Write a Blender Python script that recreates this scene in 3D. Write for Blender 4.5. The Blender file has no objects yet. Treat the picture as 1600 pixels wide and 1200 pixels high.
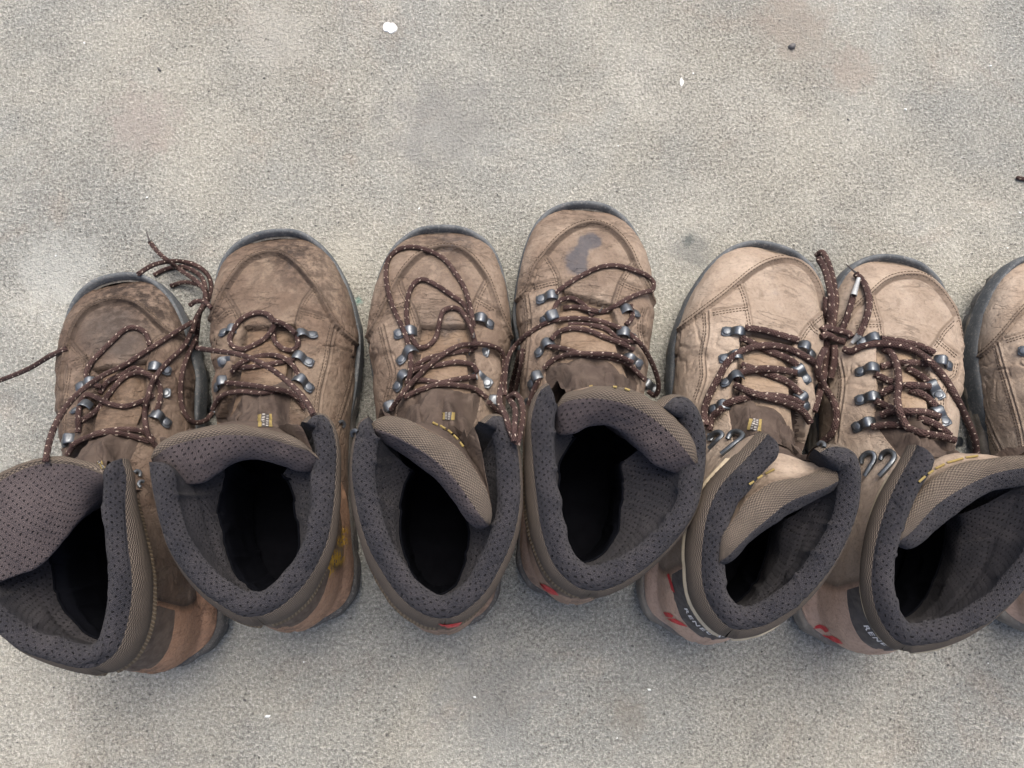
import bpy, math, random
import numpy as np
from mathutils import Matrix, Vector
from mathutils.bvhtree import BVHTree

random.seed(7); np.random.seed(7)
SC = bpy.context.scene
COL = SC.collection
R_ = math.radians

# ------------------------------------------------------------------ camera
CAM_H, ALPHA, BETA, FPX = 0.60, R_(9.5), R_(-1.4), 1200.0      # metres, pitch, yaw, focal length in photo pixels
cam = bpy.data.cameras.new("camera"); camo = bpy.data.objects.new("camera", cam); COL.objects.link(camo)
CROT = Matrix.Rotation(ALPHA, 4, 'X') @ Matrix.Rotation(BETA, 4, 'Y')
camo.matrix_world = Matrix.Translation((0, 0, CAM_H)) @ CROT
cam.sensor_width = 36.0; cam.lens = 36.0 * FPX / 1600.0; cam.clip_start = 0.01; cam.clip_end = 200.0
SC.camera = camo
# ------------------------------------------------------------------ daylight (open shade: soft, wide light coming over the toes)
SUN_EL, SUN_AZ = R_(64.0), R_(12.0)      # azimuth measured from +Y towards +X
w = bpy.data.worlds.new("World"); SC.world = w; w.use_nodes = True
nt = w.node_tree; sky = nt.nodes.new("ShaderNodeTexSky"); sky.sky_type = 'NISHITA'
sky.sun_disc = False; sky.sun_elevation = SUN_EL; sky.sun_rotation = SUN_AZ
sky.dust_density = 6.0; sky.ozone_density = 0.3; sky.air_density = 0.65
bg = nt.nodes["Background"]; nt.links.new(sky.outputs[0], bg.inputs[0]); bg.inputs[1].default_value = 0.138
sl = bpy.data.lights.new("sun", 'SUN'); sl.energy = 1.05; sl.angle = R_(38.0); sl.color = (1.0, 0.93, 0.82)
so = bpy.data.objects.new("sun", sl); COL.objects.link(so)
sd = Vector((math.sin(SUN_AZ) * math.cos(SUN_EL), math.cos(SUN_AZ) * math.cos(SUN_EL), math.sin(SUN_EL)))
so.rotation_euler = sd.to_track_quat('Z', 'Y').to_euler()
SC.view_settings.view_transform = 'Standard'; SC.view_settings.look = 'None'
SC.view_settings.exposure = 1.08; SC.view_settings.gamma = 1.0
SC.cycles.max_bounces = 8

# ------------------------------------------------------------------ numeric helpers
M3 = np.array(CROT.to_3x3()); C0 = np.array([0, 0, CAM_H])
def ray(px):
    px = np.atleast_2d(np.asarray(px, float))
    d = np.stack([(px[:, 0] - 800) / FPX, (600 - px[:, 1]) / FPX, -np.ones(len(px))], 1)
    return d @ M3.T
def unproj(px, z):
    d = ray(px); t = (np.asarray(z) - CAM_H) / d[:, 2]
    return C0 + d * t[:, None]
def proj(P):
    q = (P - C0) @ M3
    return np.stack([800 + FPX * q[..., 0] / -q[..., 2], 600 - FPX * q[..., 1] / -q[..., 2]], -1)
def pchip(x, y, xi):
    x = np.asarray(x, float); y = np.asarray(y, float); h = np.diff(x); s = np.diff(y) / h
    d = np.zeros(len(x))
    for i in range(1, len(x) - 1):
        if s[i-1] * s[i] > 0:
            w1 = 2*h[i] + h[i-1]; w2 = h[i] + 2*h[i-1]
            d[i] = (w1 + w2) / (w1 / s[i-1] + w2 / s[i])
    d[0] = s[0]; d[-1] = s[-1]
    xi = np.clip(xi, x[0], x[-1]); k = np.clip(np.searchsorted(x, xi) - 1, 0, len(h) - 1)
    t = (xi - x[k]) / h[k]
    return ((1+2*t)*(1-t)**2)*y[k] + (t*(1-t)**2)*h[k]*d[k] + (t*t*(3-2*t))*y[k+1] + (t*t*(t-1))*h[k]*d[k+1]
def catmull(P, n=12):
    P = np.asarray(P, float)
    if len(P) < 3:
        t = np.linspace(0, 1, n)[:, None]; return P[0] * (1 - t) + P[-1] * t
    Q = np.vstack([2*P[0]-P[1], P, 2*P[-1]-P[-2]]); out = []
    for i in range(1, len(Q) - 2):
        p0, p1, p2, p3 = Q[i-1], Q[i], Q[i+1], Q[i+2]
        t = np.linspace(0, 1, n, endpoint=False)[:, None]
        out.append(.5*((2*p1)+(p2-p0)*t+(2*p0-5*p1+4*p2-p3)*t*t+(3*p1-p0-3*p2+p3)*t**3))
    out.append(Q[-2][None]); return np.vstack(out)
def arclen(P):
    return np.concatenate([[0], np.cumsum(np.linalg.norm(np.diff(P, axis=0), axis=1))])
def resample(P, n, f=None):
    s = arclen(P); u = (np.linspace(0, 1, n) if f is None else np.asarray(f)) * s[-1]
    return np.stack([np.interp(u, s, P[:, k]) for k in range(P.shape[1])], 1)
def curve(P, n): return resample(catmull(P), n)
def sm(x): x = np.clip(x, 0, 1); return x*x*(3-2*x)
def gsmooth(a, sig):
    r = int(max(1, 3*sig)); k = np.exp(-.5*(np.arange(-r, r+1)/sig)**2); k /= k.sum()
    return np.convolve(np.pad(a, r, mode='edge'), k, 'valid')
def inside(Q, poly):
    x, y = Q[..., 0], Q[..., 1]; r = np.zeros(x.shape, bool); n = len(poly)
    for i in range(n):
        x1, y1 = poly[i]; x2, y2 = poly[(i+1) % n]
        if y1 == y2: continue
        c = ((y1 > y) != (y2 > y)) & (x < (x2-x1)*(y-y1)/(y2-y1)+x1); r ^= c
    return r
def pdist(Q, line):
    best = np.full(Q.shape[:-1], 1e9)
    for a, b in zip(line[:-1], line[1:]):
        ab = b - a; L = (ab @ ab) + 1e-12
        t = np.clip(((Q - a) @ ab) / L, 0, 1)
        d = Q - a - t[..., None] * ab
        best = np.minimum(best, (d * d).sum(-1))
    return np.sqrt(best)
def grid_normals(P):
    du = np.gradient(P, axis=0); dv = np.gradient(P, axis=1)
    n = np.cross(du, dv); return n / (np.linalg.norm(n, axis=-1, keepdims=True) + 1e-12)
def vnoise(P, f, seed=0):
    """cheap smooth value noise on points (…,3), range about -1..1"""
    q = P * f; i = np.floor(q).astype(np.int64); t = q - i; t = t*t*(3-2*t)
    def h(a, b, c):
        n = (a*374761393 + b*668265263 + c*2147483647 + seed*974711) & 0x7fffffff
        n = ((n ^ (n >> 13)) * 1274126177) & 0x7fffffff
        return ((n ^ (n >> 16)) & 0xffff) / 32767.5 - 1
    r = 0
    for a in (0, 1):
        for b in (0, 1):
            for c in (0, 1):
                wgt = (t[..., 0] if a else 1-t[..., 0])*(t[..., 1] if b else 1-t[..., 1])*(t[..., 2] if c else 1-t[..., 2])
                r = r + wgt * h(i[..., 0]+a, i[..., 1]+b, i[..., 2]+c)
    return r

# ------------------------------------------------------------------ object helpers
class Frame:
    """ground frame of one thing: origin, heading; converts world points to the thing's local space"""
    def __init__(s, o, ang):
        s.o = np.array([o[0], o[1], 0.0]); s.ang = ang; c, n = math.cos(ang), math.sin(ang)
        s.R = np.array([[c, -n, 0], [n, c, 0], [0, 0, 1]])
    def w(s, p): return np.asarray(p) @ s.R.T + s.o
    def l(s, p): return (np.asarray(p) - s.o) @ s.R
def mesh_from(name, V, F, mats, uv=None, attrs=None, smooth=True, fmat=None):
    V = np.ascontiguousarray(V, np.float32); me = bpy.data.meshes.new(name)
    me.vertices.add(len(V)); me.vertices.foreach_set("co", V.ravel())
    if isinstance(F, np.ndarray):
        n, k = F.shape; me.loops.add(n*k); me.loops.foreach_set("vertex_index", F.astype(np.int32).ravel())
        me.polygons.add(n); me.polygons.foreach_set("loop_start", (np.arange(n)*k).astype(np.int32))
    else:
        lens = np.array([len(f) for f in F], np.int32); me.loops.add(int(lens.sum()))
        me.loops.foreach_set("vertex_index", np.concatenate([np.asarray(f, np.int32) for f in F]))
        me.polygons.add(len(F)); me.polygons.foreach_set("loop_start", np.concatenate([[0], np.cumsum(lens)[:-1]]).astype(np.int32))
    me.polygons.foreach_set("use_smooth", np.full(len(me.polygons), smooth))
    if fmat is not None: me.polygons.foreach_set("material_index", np.asarray(fmat, np.int32))
    me.update(calc_edges=True)
    if uv is not None:
        li = np.zeros(len(me.loops), np.int32); me.loops.foreach_get("vertex_index", li)
        l = me.uv_layers.new(name="UVMap"); l.data.foreach_set("uv", np.asarray(uv, np.float32)[li].ravel())
    for k, a in (attrs or {}).items():
        at = me.attributes.new(k, 'FLOAT', 'POINT'); at.data.foreach_set("value", np.asarray(a, np.float32))
    for m in (mats if isinstance(mats, (list, tuple)) else [mats]): me.materials.append(m)
    return me
def link(name, me, parent=None, **props):
    o = bpy.data.objects.new(name, me); COL.objects.link(o)
    if parent is not None: o.parent = parent
    for k, v in props.items(): o[k] = v
    return o
def gridF(R, C, closed=False, off=0):
    i = np.arange(R-1)[:, None]; j = np.arange(C if closed else C-1)[None]
    a = i*C + j; b = i*C + (j+1) % C
    return (np.stack([a, b, b+C, a+C], -1).reshape(-1, 4) + off)
def grid_uv(P):
    u = np.concatenate([np.zeros((P.shape[0], 1)), np.cumsum(np.linalg.norm(np.diff(P, axis=1), axis=-1), axis=1)], 1)
    u = u - u[:, u.shape[1]//2][:, None]
    v = np.concatenate([np.zeros((1, P.shape[1])), np.cumsum(np.linalg.norm(np.diff(P, axis=0), axis=-1), axis=0)], 0)
    um = np.median(u, axis=0)[None] + 0*u
    vm = np.median(v, axis=1)[:, None] + 0*v
    return np.stack([um, vm], -1).reshape(-1, 2)
def tube(P, r, nseg=10, twist=0.0):
    """swept round cord through P; returns verts, faces, uv (metres)"""
    P = np.asarray(P, float); n = len(P); T = np.gradient(P, axis=0); T /= np.linalg.norm(T, axis=1, keepdims=True) + 1e-12
    r = np.broadcast_to(np.asarray(r, float), (n,))
    N = np.zeros((n, 3)); a = np.array([0, 0, 1.0]) if abs(T[0, 2]) < .9 else np.array([1.0, 0, 0])
    N[0] = a - T[0]*(a @ T[0]); N[0] /= np.linalg.norm(N[0])
    for i in range(1, n):
        v = N[i-1] - T[i]*(N[i-1] @ T[i]); N[i] = v/(np.linalg.norm(v)+1e-12)
    B = np.cross(T, N); th = np.linspace(0, 2*np.pi, nseg+1)
    s = arclen(P)
    V = P[:, None] + r[:, None, None]*(np.cos(th)[None, :, None]*N[:, None] + np.sin(th)[None, :, None]*B[:, None])
    uv = np.stack([np.broadcast_to(th/(2*np.pi), (n, nseg+1)), np.broadcast_to(s[:, None], (n, nseg+1))], -1).reshape(-1, 2)
    V = V.reshape(-1, 3); F = gridF(n, nseg+1)
    return V, F, uv
class Acc:
    def __init__(s): s.V, s.F, s.U, s.n = [], [], [], 0
    def add(s, V, F, U=None):
        s.V.append(V); s.F.append(F + s.n); s.U.append(U if U is not None else np.zeros((len(V), 2))); s.n += len(V)
    def get(s): return np.vstack(s.V), np.vstack(s.F), np.vstack(s.U)
BOXF = np.array([[0,1,3,2],[4,6,7,5],[0,4,5,1],[2,3,7,6],[0,2,6,4],[1,5,7,3]])
def boxv(c, X, Y, Z):
    return np.array([c + a*X + b*Y + d*Z for a in (-1, 1) for b in (-1, 1) for d in (-1, 1)])
# ------------------------------------------------------------------ materials
class NT:
    def __init__(s, name, rough=.7, spec=.3):
        s.m = bpy.data.materials.new(name); s.m.use_nodes = True; s.t = s.m.node_tree
        s.b = s.t.nodes["Principled BSDF"]; s.b.inputs["Roughness"].default_value = rough
        s.b.inputs["Specular IOR Level"].default_value = spec
    def n(s, typ, **kw):
        o = s.t.nodes.new(typ)
        for k, v in kw.items(): setattr(o, k, v)
        return o
    def put(s, sock, v):
        if v is None: return
        if isinstance(v, bpy.types.NodeSocket): s.t.links.new(v, sock)
        elif isinstance(v, (tuple, list)): sock.default_value = tuple(v) + ((1,) if len(v) == 3 and len(sock.default_value) == 4 else ())
        else: sock.default_value = v
    def math(s, op, a, b=None, c=None, clamp=False):
        o = s.n("ShaderNodeMath", operation=op); o.use_clamp = clamp
        s.put(o.inputs[0], a); s.put(o.inputs[1], b); s.put(o.inputs[2], c); return o.outputs[0]
    def mix(s, f, a, b, blend='MIX'):
        o = s.n("ShaderNodeMix", data_type='RGBA', blend_type=blend)
        s.put(o.inputs[0], f); s.put(o.inputs[6], a); s.put(o.inputs[7], b); return o.outputs[2]
    def coord(s, k="Object"): return s.n("ShaderNodeTexCoord").outputs[k]
    def noise(s, scale, det=4, rough=.55, dist=0.0, co=None, out="Fac"):
        o = s.n("ShaderNodeTexNoise"); s.put(o.inputs["Vector"], co if co is not None else s.coord())
        o.inputs["Scale"].default_value = scale; o.inputs["Detail"].default_value = det
        o.inputs["Roughness"].default_value = rough; o.inputs["Distortion"].default_value = dist; return o.outputs[out]
    def voro(s, scale, feat='F1', co=None, rnd=1.0, out="Distance"):
        o = s.n("ShaderNodeTexVoronoi", feature=feat); s.put(o.inputs["Vector"], co if co is not None else s.coord())
        o.inputs["Scale"].default_value = scale; o.inputs["Randomness"].default_value = rnd; return o.outputs[out]
    def step(s, v, a, b, lo=0.0, hi=1.0):
        o = s.n("ShaderNodeMapRange", interpolation_type='SMOOTHSTEP'); s.put(o.inputs[0], v)
        for i, x in zip((1, 2, 3, 4), (a, b, lo, hi)): o.inputs[i].default_value = x
        return o.outputs[0]
    def attr(s, k): return s.n("ShaderNodeAttribute", attribute_name=k).outputs["Fac"]
    def bump(s, h, dist, strength=1.0, prev=None):
        o = s.n("ShaderNodeBump"); s.put(o.inputs["Height"], h); o.inputs["Distance"].default_value = dist
        o.inputs["Strength"].default_value = strength
        if prev is not None: s.put(o.inputs["Normal"], prev)
        return o.outputs[0]
    def done(s, col, nrm=None, rough=None):
        s.put(s.b.inputs["Base Color"], col); s.put(s.b.inputs["Normal"], nrm); s.put(s.b.inputs["Roughness"], rough); return s.m

def leather(name, base, dark, light, grime=.5, crease=1.0):
    k = NT(name, .78, .25)
    c = k.mix(k.step(k.noise(26, 5, .6, .6), .38, .66), base, light)
    c = k.mix(k.math('MULTIPLY', k.step(k.noise(38, 6, .68, 1.2), .50, .74), grime), c, dark)
    c = k.mix(k.math('MULTIPLY', k.step(k.noise(480, 3, .7), .47, .68), .30), c, dark)
    c = k.mix(k.math('MULTIPLY', k.step(k.noise(260, 5, .75), .54, .72), .22), c, light)
    st = k.n("ShaderNodeMapping"); k.put(st.inputs["Vector"], k.coord()); st.inputs["Scale"].default_value = (.45, 1.7, 1.0)
    wr = k.step(k.math('ABSOLUTE', k.math('SUBTRACT', k.noise(58, 4, .6, .8, co=st.outputs[0]), .5)), .0, .035, 1, 0)
    wr = k.math('MULTIPLY', wr, k.step(k.noise(17, 3), .44, .60))
    c = k.mix(k.math('MULTIPLY', wr, .18*crease), c, dark)
    c = k.mix(k.math('MULTIPLY', k.step(k.voro(95, co=k.noise(9, 2, out="Color")), .0, .12, 1, 0), .25), c, dark)
    c = k.mix(k.math('MULTIPLY', k.attr("polish"), k.step(k.noise(120, 4, .6), .25, .6, .55, .95)), c, (.066, .056, .050))
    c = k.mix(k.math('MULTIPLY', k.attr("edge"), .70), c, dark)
    c = k.mix(k.math('MULTIPLY', k.attr("worn"), k.step(k.noise(160, 4, .7), .36, .62)), c, dark)
    c = k.mix(k.math('MULTIPLY', k.step(k.math('ADD', k.attr("stain"), k.math('MULTIPLY_ADD', k.noise(190, 5, .7), 1.3, -.72)), .0, 1.0), .80), c, (.050, .055, .068))
    c = k.mix(k.math('MULTIPLY', k.attr("paint"), k.step(k.noise(240, 3, .7), .42, .50)), c, (.55, .33, .03))
    n = k.bump(k.noise(75, 6, .6, 1.5), .0018*crease, .8); n = k.bump(wr, -.0009*crease, .8, n)
    n = k.bump(k.noise(1100, 3, .6), .00035, .8, n)
    n = k.bump(k.step(k.voro(420, 'DISTANCE_TO_EDGE'), 0, .10), .00012, .6, n)
    return k.done(c, n, k.step(k.noise(60, 3), .3, .7, .62, .86))
def lining_mat(name, base, dust, holes=True, amt=.6):
    k = NT(name, .95, .08 if holes else .02); k.b.inputs["Sheen Weight"].default_value = .06 if holes else 0.0; k.b.inputs["Sheen Roughness"].default_value = .6
    sx = k.n("ShaderNodeSeparateXYZ"); uvn = k.n("ShaderNodeUVMap").outputs[0]
    wob = k.n("ShaderNodeVectorMath", operation='MULTIPLY_ADD'); k.put(wob.inputs[0], k.noise(48, 4, .6, out="Color")); wob.inputs[1].default_value = (.0048,)*3; k.put(wob.inputs[2], uvn)
    k.put(sx.inputs[0], wob.outputs[0]); u, v = sx.outputs[0], sx.outputs[1]
    pu, pv = .0040, .0024
    rv = k.math('DIVIDE', v, pv); row = k.math('FLOOR', rv)
    uu = k.math('ADD', k.math('DIVIDE', u, pu), k.math('MULTIPLY', k.math('FLOORED_MODULO', row, 2.0), .5))
    fx = k.math('MULTIPLY', k.math('SUBTRACT', k.math('FRACT', uu), .5), pu*.75)
    fy = k.math('MULTIPLY', k.math('SUBTRACT', k.math('FRACT', rv), .5), pv)
    d = k.math('SQRT', k.math('ADD', k.math('MULTIPLY', fx, fx), k.math('MULTIPLY', fy, fy)))
    hole = k.step(k.math('ADD', d, k.math('MULTIPLY_ADD', k.noise(420, 2), .0007, -.00035)), .00018, .00056, 1, 0)
    knit = k.math('MULTIPLY', k.math('SINE', k.math('ADD', k.math('MULTIPLY', u, 2*math.pi/.0012), k.math('MULTIPLY', k.math('PINGPONG', v, .0013), 3000))), k.math('SINE', k.math('MULTIPLY', v, 2*math.pi/.0013)))
    c = k.mix(k.math('MULTIPLY', k.step(k.noise(45, 6, .7), .36, .64), amt), base, dust)
    c = k.mix(k.math('MULTIPLY', k.step(k.noise(700, 3, .7), .5, .75), .4), c, dust)
    c = k.mix(k.math('MULTIPLY', k.attr('fuzz'), k.step(k.noise(300, 3, .7), .25, .5)), c, (.014, .014, .017))
    hole = k.math('MULTIPLY', hole, k.math('SUBTRACT', 1.0, k.attr('fuzz'), clamp=True))
    c = k.mix(k.math('MULTIPLY_ADD', knit, .16, .16), c, tuple(x*.45 for x in base))
    if holes: c = k.mix(k.math('MULTIPLY', hole, k.step(k.noise(75, 4, .7), .34, .56, .45, .95)), c, (.005, .005, .006))
    n = k.bump(k.noise(800, 3, .7), .0006, .8)
    n = k.bump(knit, .00035, .7, n)
    if holes: n = k.bump(hole, -.0014, 1.0, n)
    return k.done(c, n)
def knit_mat(name, a, b, rib=False, pu=.0013, pv=.0015):
    k = NT(name, .9, .15); sx = k.n("ShaderNodeSeparateXYZ"); uvn = k.n("ShaderNodeUVMap").outputs[0]
    wob = k.n("ShaderNodeVectorMath", operation='MULTIPLY_ADD'); k.put(wob.inputs[0], k.noise(120, 2, out="Color")); wob.inputs[1].default_value = (.0009,)*3; k.put(wob.inputs[2], uvn)
    k.put(sx.inputs[0], wob.outputs[0]); u, v = sx.outputs[0], sx.outputs[1]
    su = k.math('SINE', k.math('MULTIPLY', u, 2*math.pi/pu)); 
    if rib: h = k.math('MULTIPLY_ADD', su, .5, .5)
    else:
        sv = k.math('SINE', k.math('ADD', k.math('MULTIPLY', v, 2*math.pi/pv), k.math('MULTIPLY', k.math('FLOORED_MODULO', k.math('FLOOR', k.math('DIVIDE', u, pu)), 2.0), math.pi)))
        h = k.math('MULTIPLY_ADD', k.math('MULTIPLY', su, sv), .5, .5)
    c = k.mix(k.step(h, .25, .7), b, a)
    c = k.mix(k.math('MULTIPLY', k.step(k.noise(40, 6, .7), .42, .7), .55), c, tuple(x*.5 for x in a))
    n = k.bump(k.noise(900, 3, .7), .0005, .6); n = k.bump(h, .0007, .9, n)
    return k.done(c, n)
def fabric_mat(name, a, b):
    k = NT(name, .85, .2); c = k.mix(k.step(k.noise(55, 5, .65), .35, .68), a, b)
    n = k.bump(k.noise(60, 5, .6, 2.0), .0022, .8); n = k.bump(k.noise(1300, 2), .0002, .6, n); return k.done(c, n)
def lace_mat():
    k = NT("lace_cord", .8, .25); sx = k.n("ShaderNodeSeparateXYZ"); k.put(sx.inputs[0], k.n("ShaderNodeUVMap").outputs[0]); u, v = sx.outputs[0], sx.outputs[1]
    n_c, pv = 4.0, .0072
    rv = k.math('ADD', k.math('DIVIDE', v, pv), k.math('MULTIPLY', u, 1.0)); 
    cu = k.math('MULTIPLY', u, n_c); row = k.math('FLOOR', cu)
    vv = k.math('ADD', rv, k.math('MULTIPLY', row, .42))
    fx = k.math('MULTIPLY', k.math('SUBTRACT', k.math('FRACT', cu), .5), .0026)
    fy = k.math('MULTIPLY', k.math('SUBTRACT', k.math('FRACT', vv), .5), pv*.8)
    d = k.math('SQRT', k.math('ADD', k.math('MULTIPLY', fx, fx), k.math('MULTIPLY', fy, fy)))
    spk = k.step(d, .00038, .00066, 1, 0)
    spk = k.math('MULTIPLY', spk, k.step(k.noise(330, 2), .34, .48, .15, 1))
    p1 = k.math('SINE', k.math('MULTIPLY', k.math('ADD', k.math('MULTIPLY', u, 7.0), k.math('DIVIDE', v, .0021)), 2*math.pi))
    p2 = k.math('SINE', k.math('MULTIPLY', k.math('SUBTRACT', k.math('MULTIPLY', u, 7.0), k.math('DIVIDE', v, .0021)), 2*math.pi))
    br = k.math('MAXIMUM', p1, p2)
    c = k.mix(k.step(k.noise(70, 5, .65), .36, .66), (.050, .027, .025), (.092, .056, .050))
    c = k.mix(k.math('MULTIPLY', k.step(br, -.2, .7, 1, 0), .55), c, (.030, .017, .016))
    c = k.mix(k.math('MULTIPLY', k.step(k.noise(900, 2), .6, .74), .35), c, (.20, .15, .12))
    c = k.mix(k.math('MULTIPLY', spk, .9), c, (.48, .40, .33))
    n = k.bump(br, .0005, .9); n = k.bump(k.noise(1500, 2), .0003, .6, n); return k.done(c, n)
def plain(name, col, rough=.6, metal=0.0, var=.25, scale=90, spec=.4):
    k = NT(name, rough, spec); k.b.inputs["Metallic"].default_value = metal
    c = k.mix(k.math('MULTIPLY', k.step(k.noise(scale, 5, .65), .35, .7), var), col, tuple(x*.35 for x in col))
    n = k.bump(k.noise(scale*6, 3), .0002, .6); return k.done(c, n, k.step(k.noise(scale*2, 3), .3, .7, max(.05, rough-.12), min(1, rough+.14)))
def rubber(name, a, b):
    k = NT(name, .72, .3); c = k.mix(k.step(k.noise(50, 6, .68), .36, .66), a, b)
    c = k.mix(k.math('MULTIPLY', k.step(k.noise(500, 3, .7), .52, .7), .5), c, (.26, .25, .23))
    n = k.bump(k.noise(220, 5, .65), .0008, .8); return k.done(c, n)
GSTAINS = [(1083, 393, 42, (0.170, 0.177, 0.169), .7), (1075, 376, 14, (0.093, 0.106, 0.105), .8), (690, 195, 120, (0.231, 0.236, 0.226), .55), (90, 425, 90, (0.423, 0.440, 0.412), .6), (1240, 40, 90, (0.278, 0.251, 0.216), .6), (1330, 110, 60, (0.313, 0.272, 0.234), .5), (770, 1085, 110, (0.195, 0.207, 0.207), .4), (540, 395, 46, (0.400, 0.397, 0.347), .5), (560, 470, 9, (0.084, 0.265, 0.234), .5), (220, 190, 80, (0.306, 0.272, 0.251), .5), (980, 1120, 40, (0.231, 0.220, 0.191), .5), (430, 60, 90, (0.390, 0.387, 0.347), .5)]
def ground_mat():
    k = NT("concrete", .93, .15)
    wob = k.n("ShaderNodeVectorMath", operation='MULTIPLY_ADD'); k.put(wob.inputs[0], k.noise(620, 2, out="Color")); wob.inputs[1].default_value = (.0005,)*3; k.put(wob.inputs[2], k.coord()); co = wob.outputs[0]
    warm, cool, pale = (0.334, 0.332, 0.286), (0.278, 0.293, 0.274), (0.386, 0.387, 0.342)
    c = k.mix(k.step(k.noise(4.5, 6, .62, .6), .36, .64), warm, cool)
    c = k.mix(k.math('MULTIPLY', k.step(k.noise(9, 7, .66, 1.0), .48, .68), .75), c, pale)
    c = k.mix(k.math('MULTIPLY', k.step(k.noise(7, 6, .7, 1.5), .53, .70), .45), c, (0.310, 0.268, 0.221))
    c = k.mix(k.math('MULTIPLY', k.step(k.noise(13, 7, .7, 1.0), .55, .74), .60), c, (0.208, 0.213, 0.204))
    c = k.mix(k.math('MULTIPLY', k.step(k.noise(31, 7, .75, .5), .58, .72), .40), c, (0.423, 0.427, 0.381))
    c = k.mix(k.math('MULTIPLY', k.step(k.noise(260, 4, .7), .35, .7), .30), c, (0.253, 0.256, 0.227))
    amp = k.step(k.noise(7.5, 6, .62, .2), .34, .64, .62, 1.0)
    h = k.math('ADD', k.math('MULTIPLY', k.noise(430, 3, .64, co=co), .62), k.math('MULTIPLY', k.noise(980, 2, .6), .38))
    lo = k.math('MULTIPLY', k.step(h, .405, .505, 1, 0), amp)
    c = k.mix(k.math('MULTIPLY', lo, .74), c, (.130, .126, .116))  # hollows of the grain darkened in colour, partly as painted relief shade
    c = k.mix(k.math('MULTIPLY', k.step(h, .52, .62), .60), c, (.58, .565, .52))
    d = k.voro(330, co=co); rc = k.n("ShaderNodeSeparateColor"); k.put(rc.inputs[0], k.voro(330, co=co, out="Color"))
    p = k.math('MULTIPLY', k.math('MULTIPLY', k.step(d, .12, .36, 1, 0), k.step(rc.outputs[0], .74, .86)), amp)
    c = k.mix(k.math('MULTIPLY', p, .50), c, (.120, .115, .105))  # pits darkened in colour: dirt plus painted shade the bump barely gives
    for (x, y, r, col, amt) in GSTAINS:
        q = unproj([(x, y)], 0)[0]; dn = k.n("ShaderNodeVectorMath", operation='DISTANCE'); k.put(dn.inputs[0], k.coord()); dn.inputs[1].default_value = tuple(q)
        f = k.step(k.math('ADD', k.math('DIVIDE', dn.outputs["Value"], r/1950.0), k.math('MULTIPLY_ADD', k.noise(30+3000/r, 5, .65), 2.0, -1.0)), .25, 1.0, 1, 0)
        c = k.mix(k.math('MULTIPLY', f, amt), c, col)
    n = k.bump(k.noise(26, 6, .6), .006, .5)
    n = k.bump(k.math('MULTIPLY', h, amp), .0060, 1.0, n); n = k.bump(p, -.0010, .8, n)
    return k.done(c, n)

MAT = dict(
    ground=ground_mat(),
    lining=lining_mat("lining_mesh", (.023, .0235, .029), (.054, .0505, .055)),
    tlining=lining_mat("tongue_lining", (.070, .058, .060), (.115, .095, .094)),
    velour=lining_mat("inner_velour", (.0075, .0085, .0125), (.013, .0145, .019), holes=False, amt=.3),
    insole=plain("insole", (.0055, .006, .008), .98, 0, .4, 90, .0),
    knit=knit_mat("collar_knit", (.165, .137, .110), (.062, .052, .044)),
    rib=knit_mat("ribbed_piping", (.215, .170, .115), (.135, .105, .072), rib=True, pu=.0014),
    strapb=plain('heel_strap_brown', (.115, .085, .064), .8, 0, .5),
    cream=plain("cream_piping", (.50, .43, .31), .85, 0, .35),
    gusset=fabric_mat("gusset_cloth", (.055, .041, .034), (.088, .068, .055)),
    lace=lace_mat(),
    metal=plain("pewter_metal", (.150, .165, .180), .46, .85, .5, 160),
    gun=plain("gunmetal", (.12, .135, .15), .40, .85, .4, 160),
    sole=rubber("sole_rubber", (.050, .052, .054), (.10, .10, .098)),
    rand=rubber("rand_rubber", (.062, .072, .080), (.118, .128, .134)),
    midsole=rubber("midsole_rubber", (.135, .122, .102), (.205, .188, .158)),
    dmid=rubber("dark_midsole", (.062, .060, .056), (.115, .108, .096)),
    stitch=plain("thread", (.085, .062, .045), .9, 0, .4),
    yellow=plain("yellow_thread", (.26, .20, .07), .8, 0, .4),
    strap=plain("heel_strap", (.075, .068, .066), .7, 0, .4),
    white=plain("white_print", (.70, .68, .66), .6, 0, .25),
    red=plain("red_print", (.52, .035, .040), .6, 0, .4),
    aglet=plain("clear_aglet", (.42, .44, .44), .25, .2, .3),
    tagw=plain('pale_thread', (.34, .33, .31), .8, 0, .4),
    chip=plain("white_paint", (.86, .90, .90), .6, 0, .1),
    pebble=plain("dark_pebble", (.10, .10, .10), .45, 0, .4),
)
TONES = {   # worn nubuck: base, grime, rubbed
    'dark': ((0.116, 0.082, 0.061), (0.036, 0.026, 0.020), (0.182, 0.139, 0.106)),
    'dark2': ((0.136, 0.097, 0.071), (0.043, 0.031, 0.024), (0.203, 0.157, 0.117)),
    'mid': ((0.164, 0.122, 0.092), (0.055, 0.040, 0.031), (0.231, 0.181, 0.139)),
    'mid2': ((0.191, 0.144, 0.109), (0.063, 0.046, 0.035), (0.263, 0.210, 0.162)),
    'light': ((0.274, 0.219, 0.169), (0.116, 0.086, 0.065), (0.335, 0.279, 0.223)),
}
HEEL = {'dark': (.330, .195, .122), 'dark2': (.340, .208, .132), 'mid': (.290, .200, .142), 'mid2': (.320, .222, .158), 'light': (.440, .310, .232)}
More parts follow.
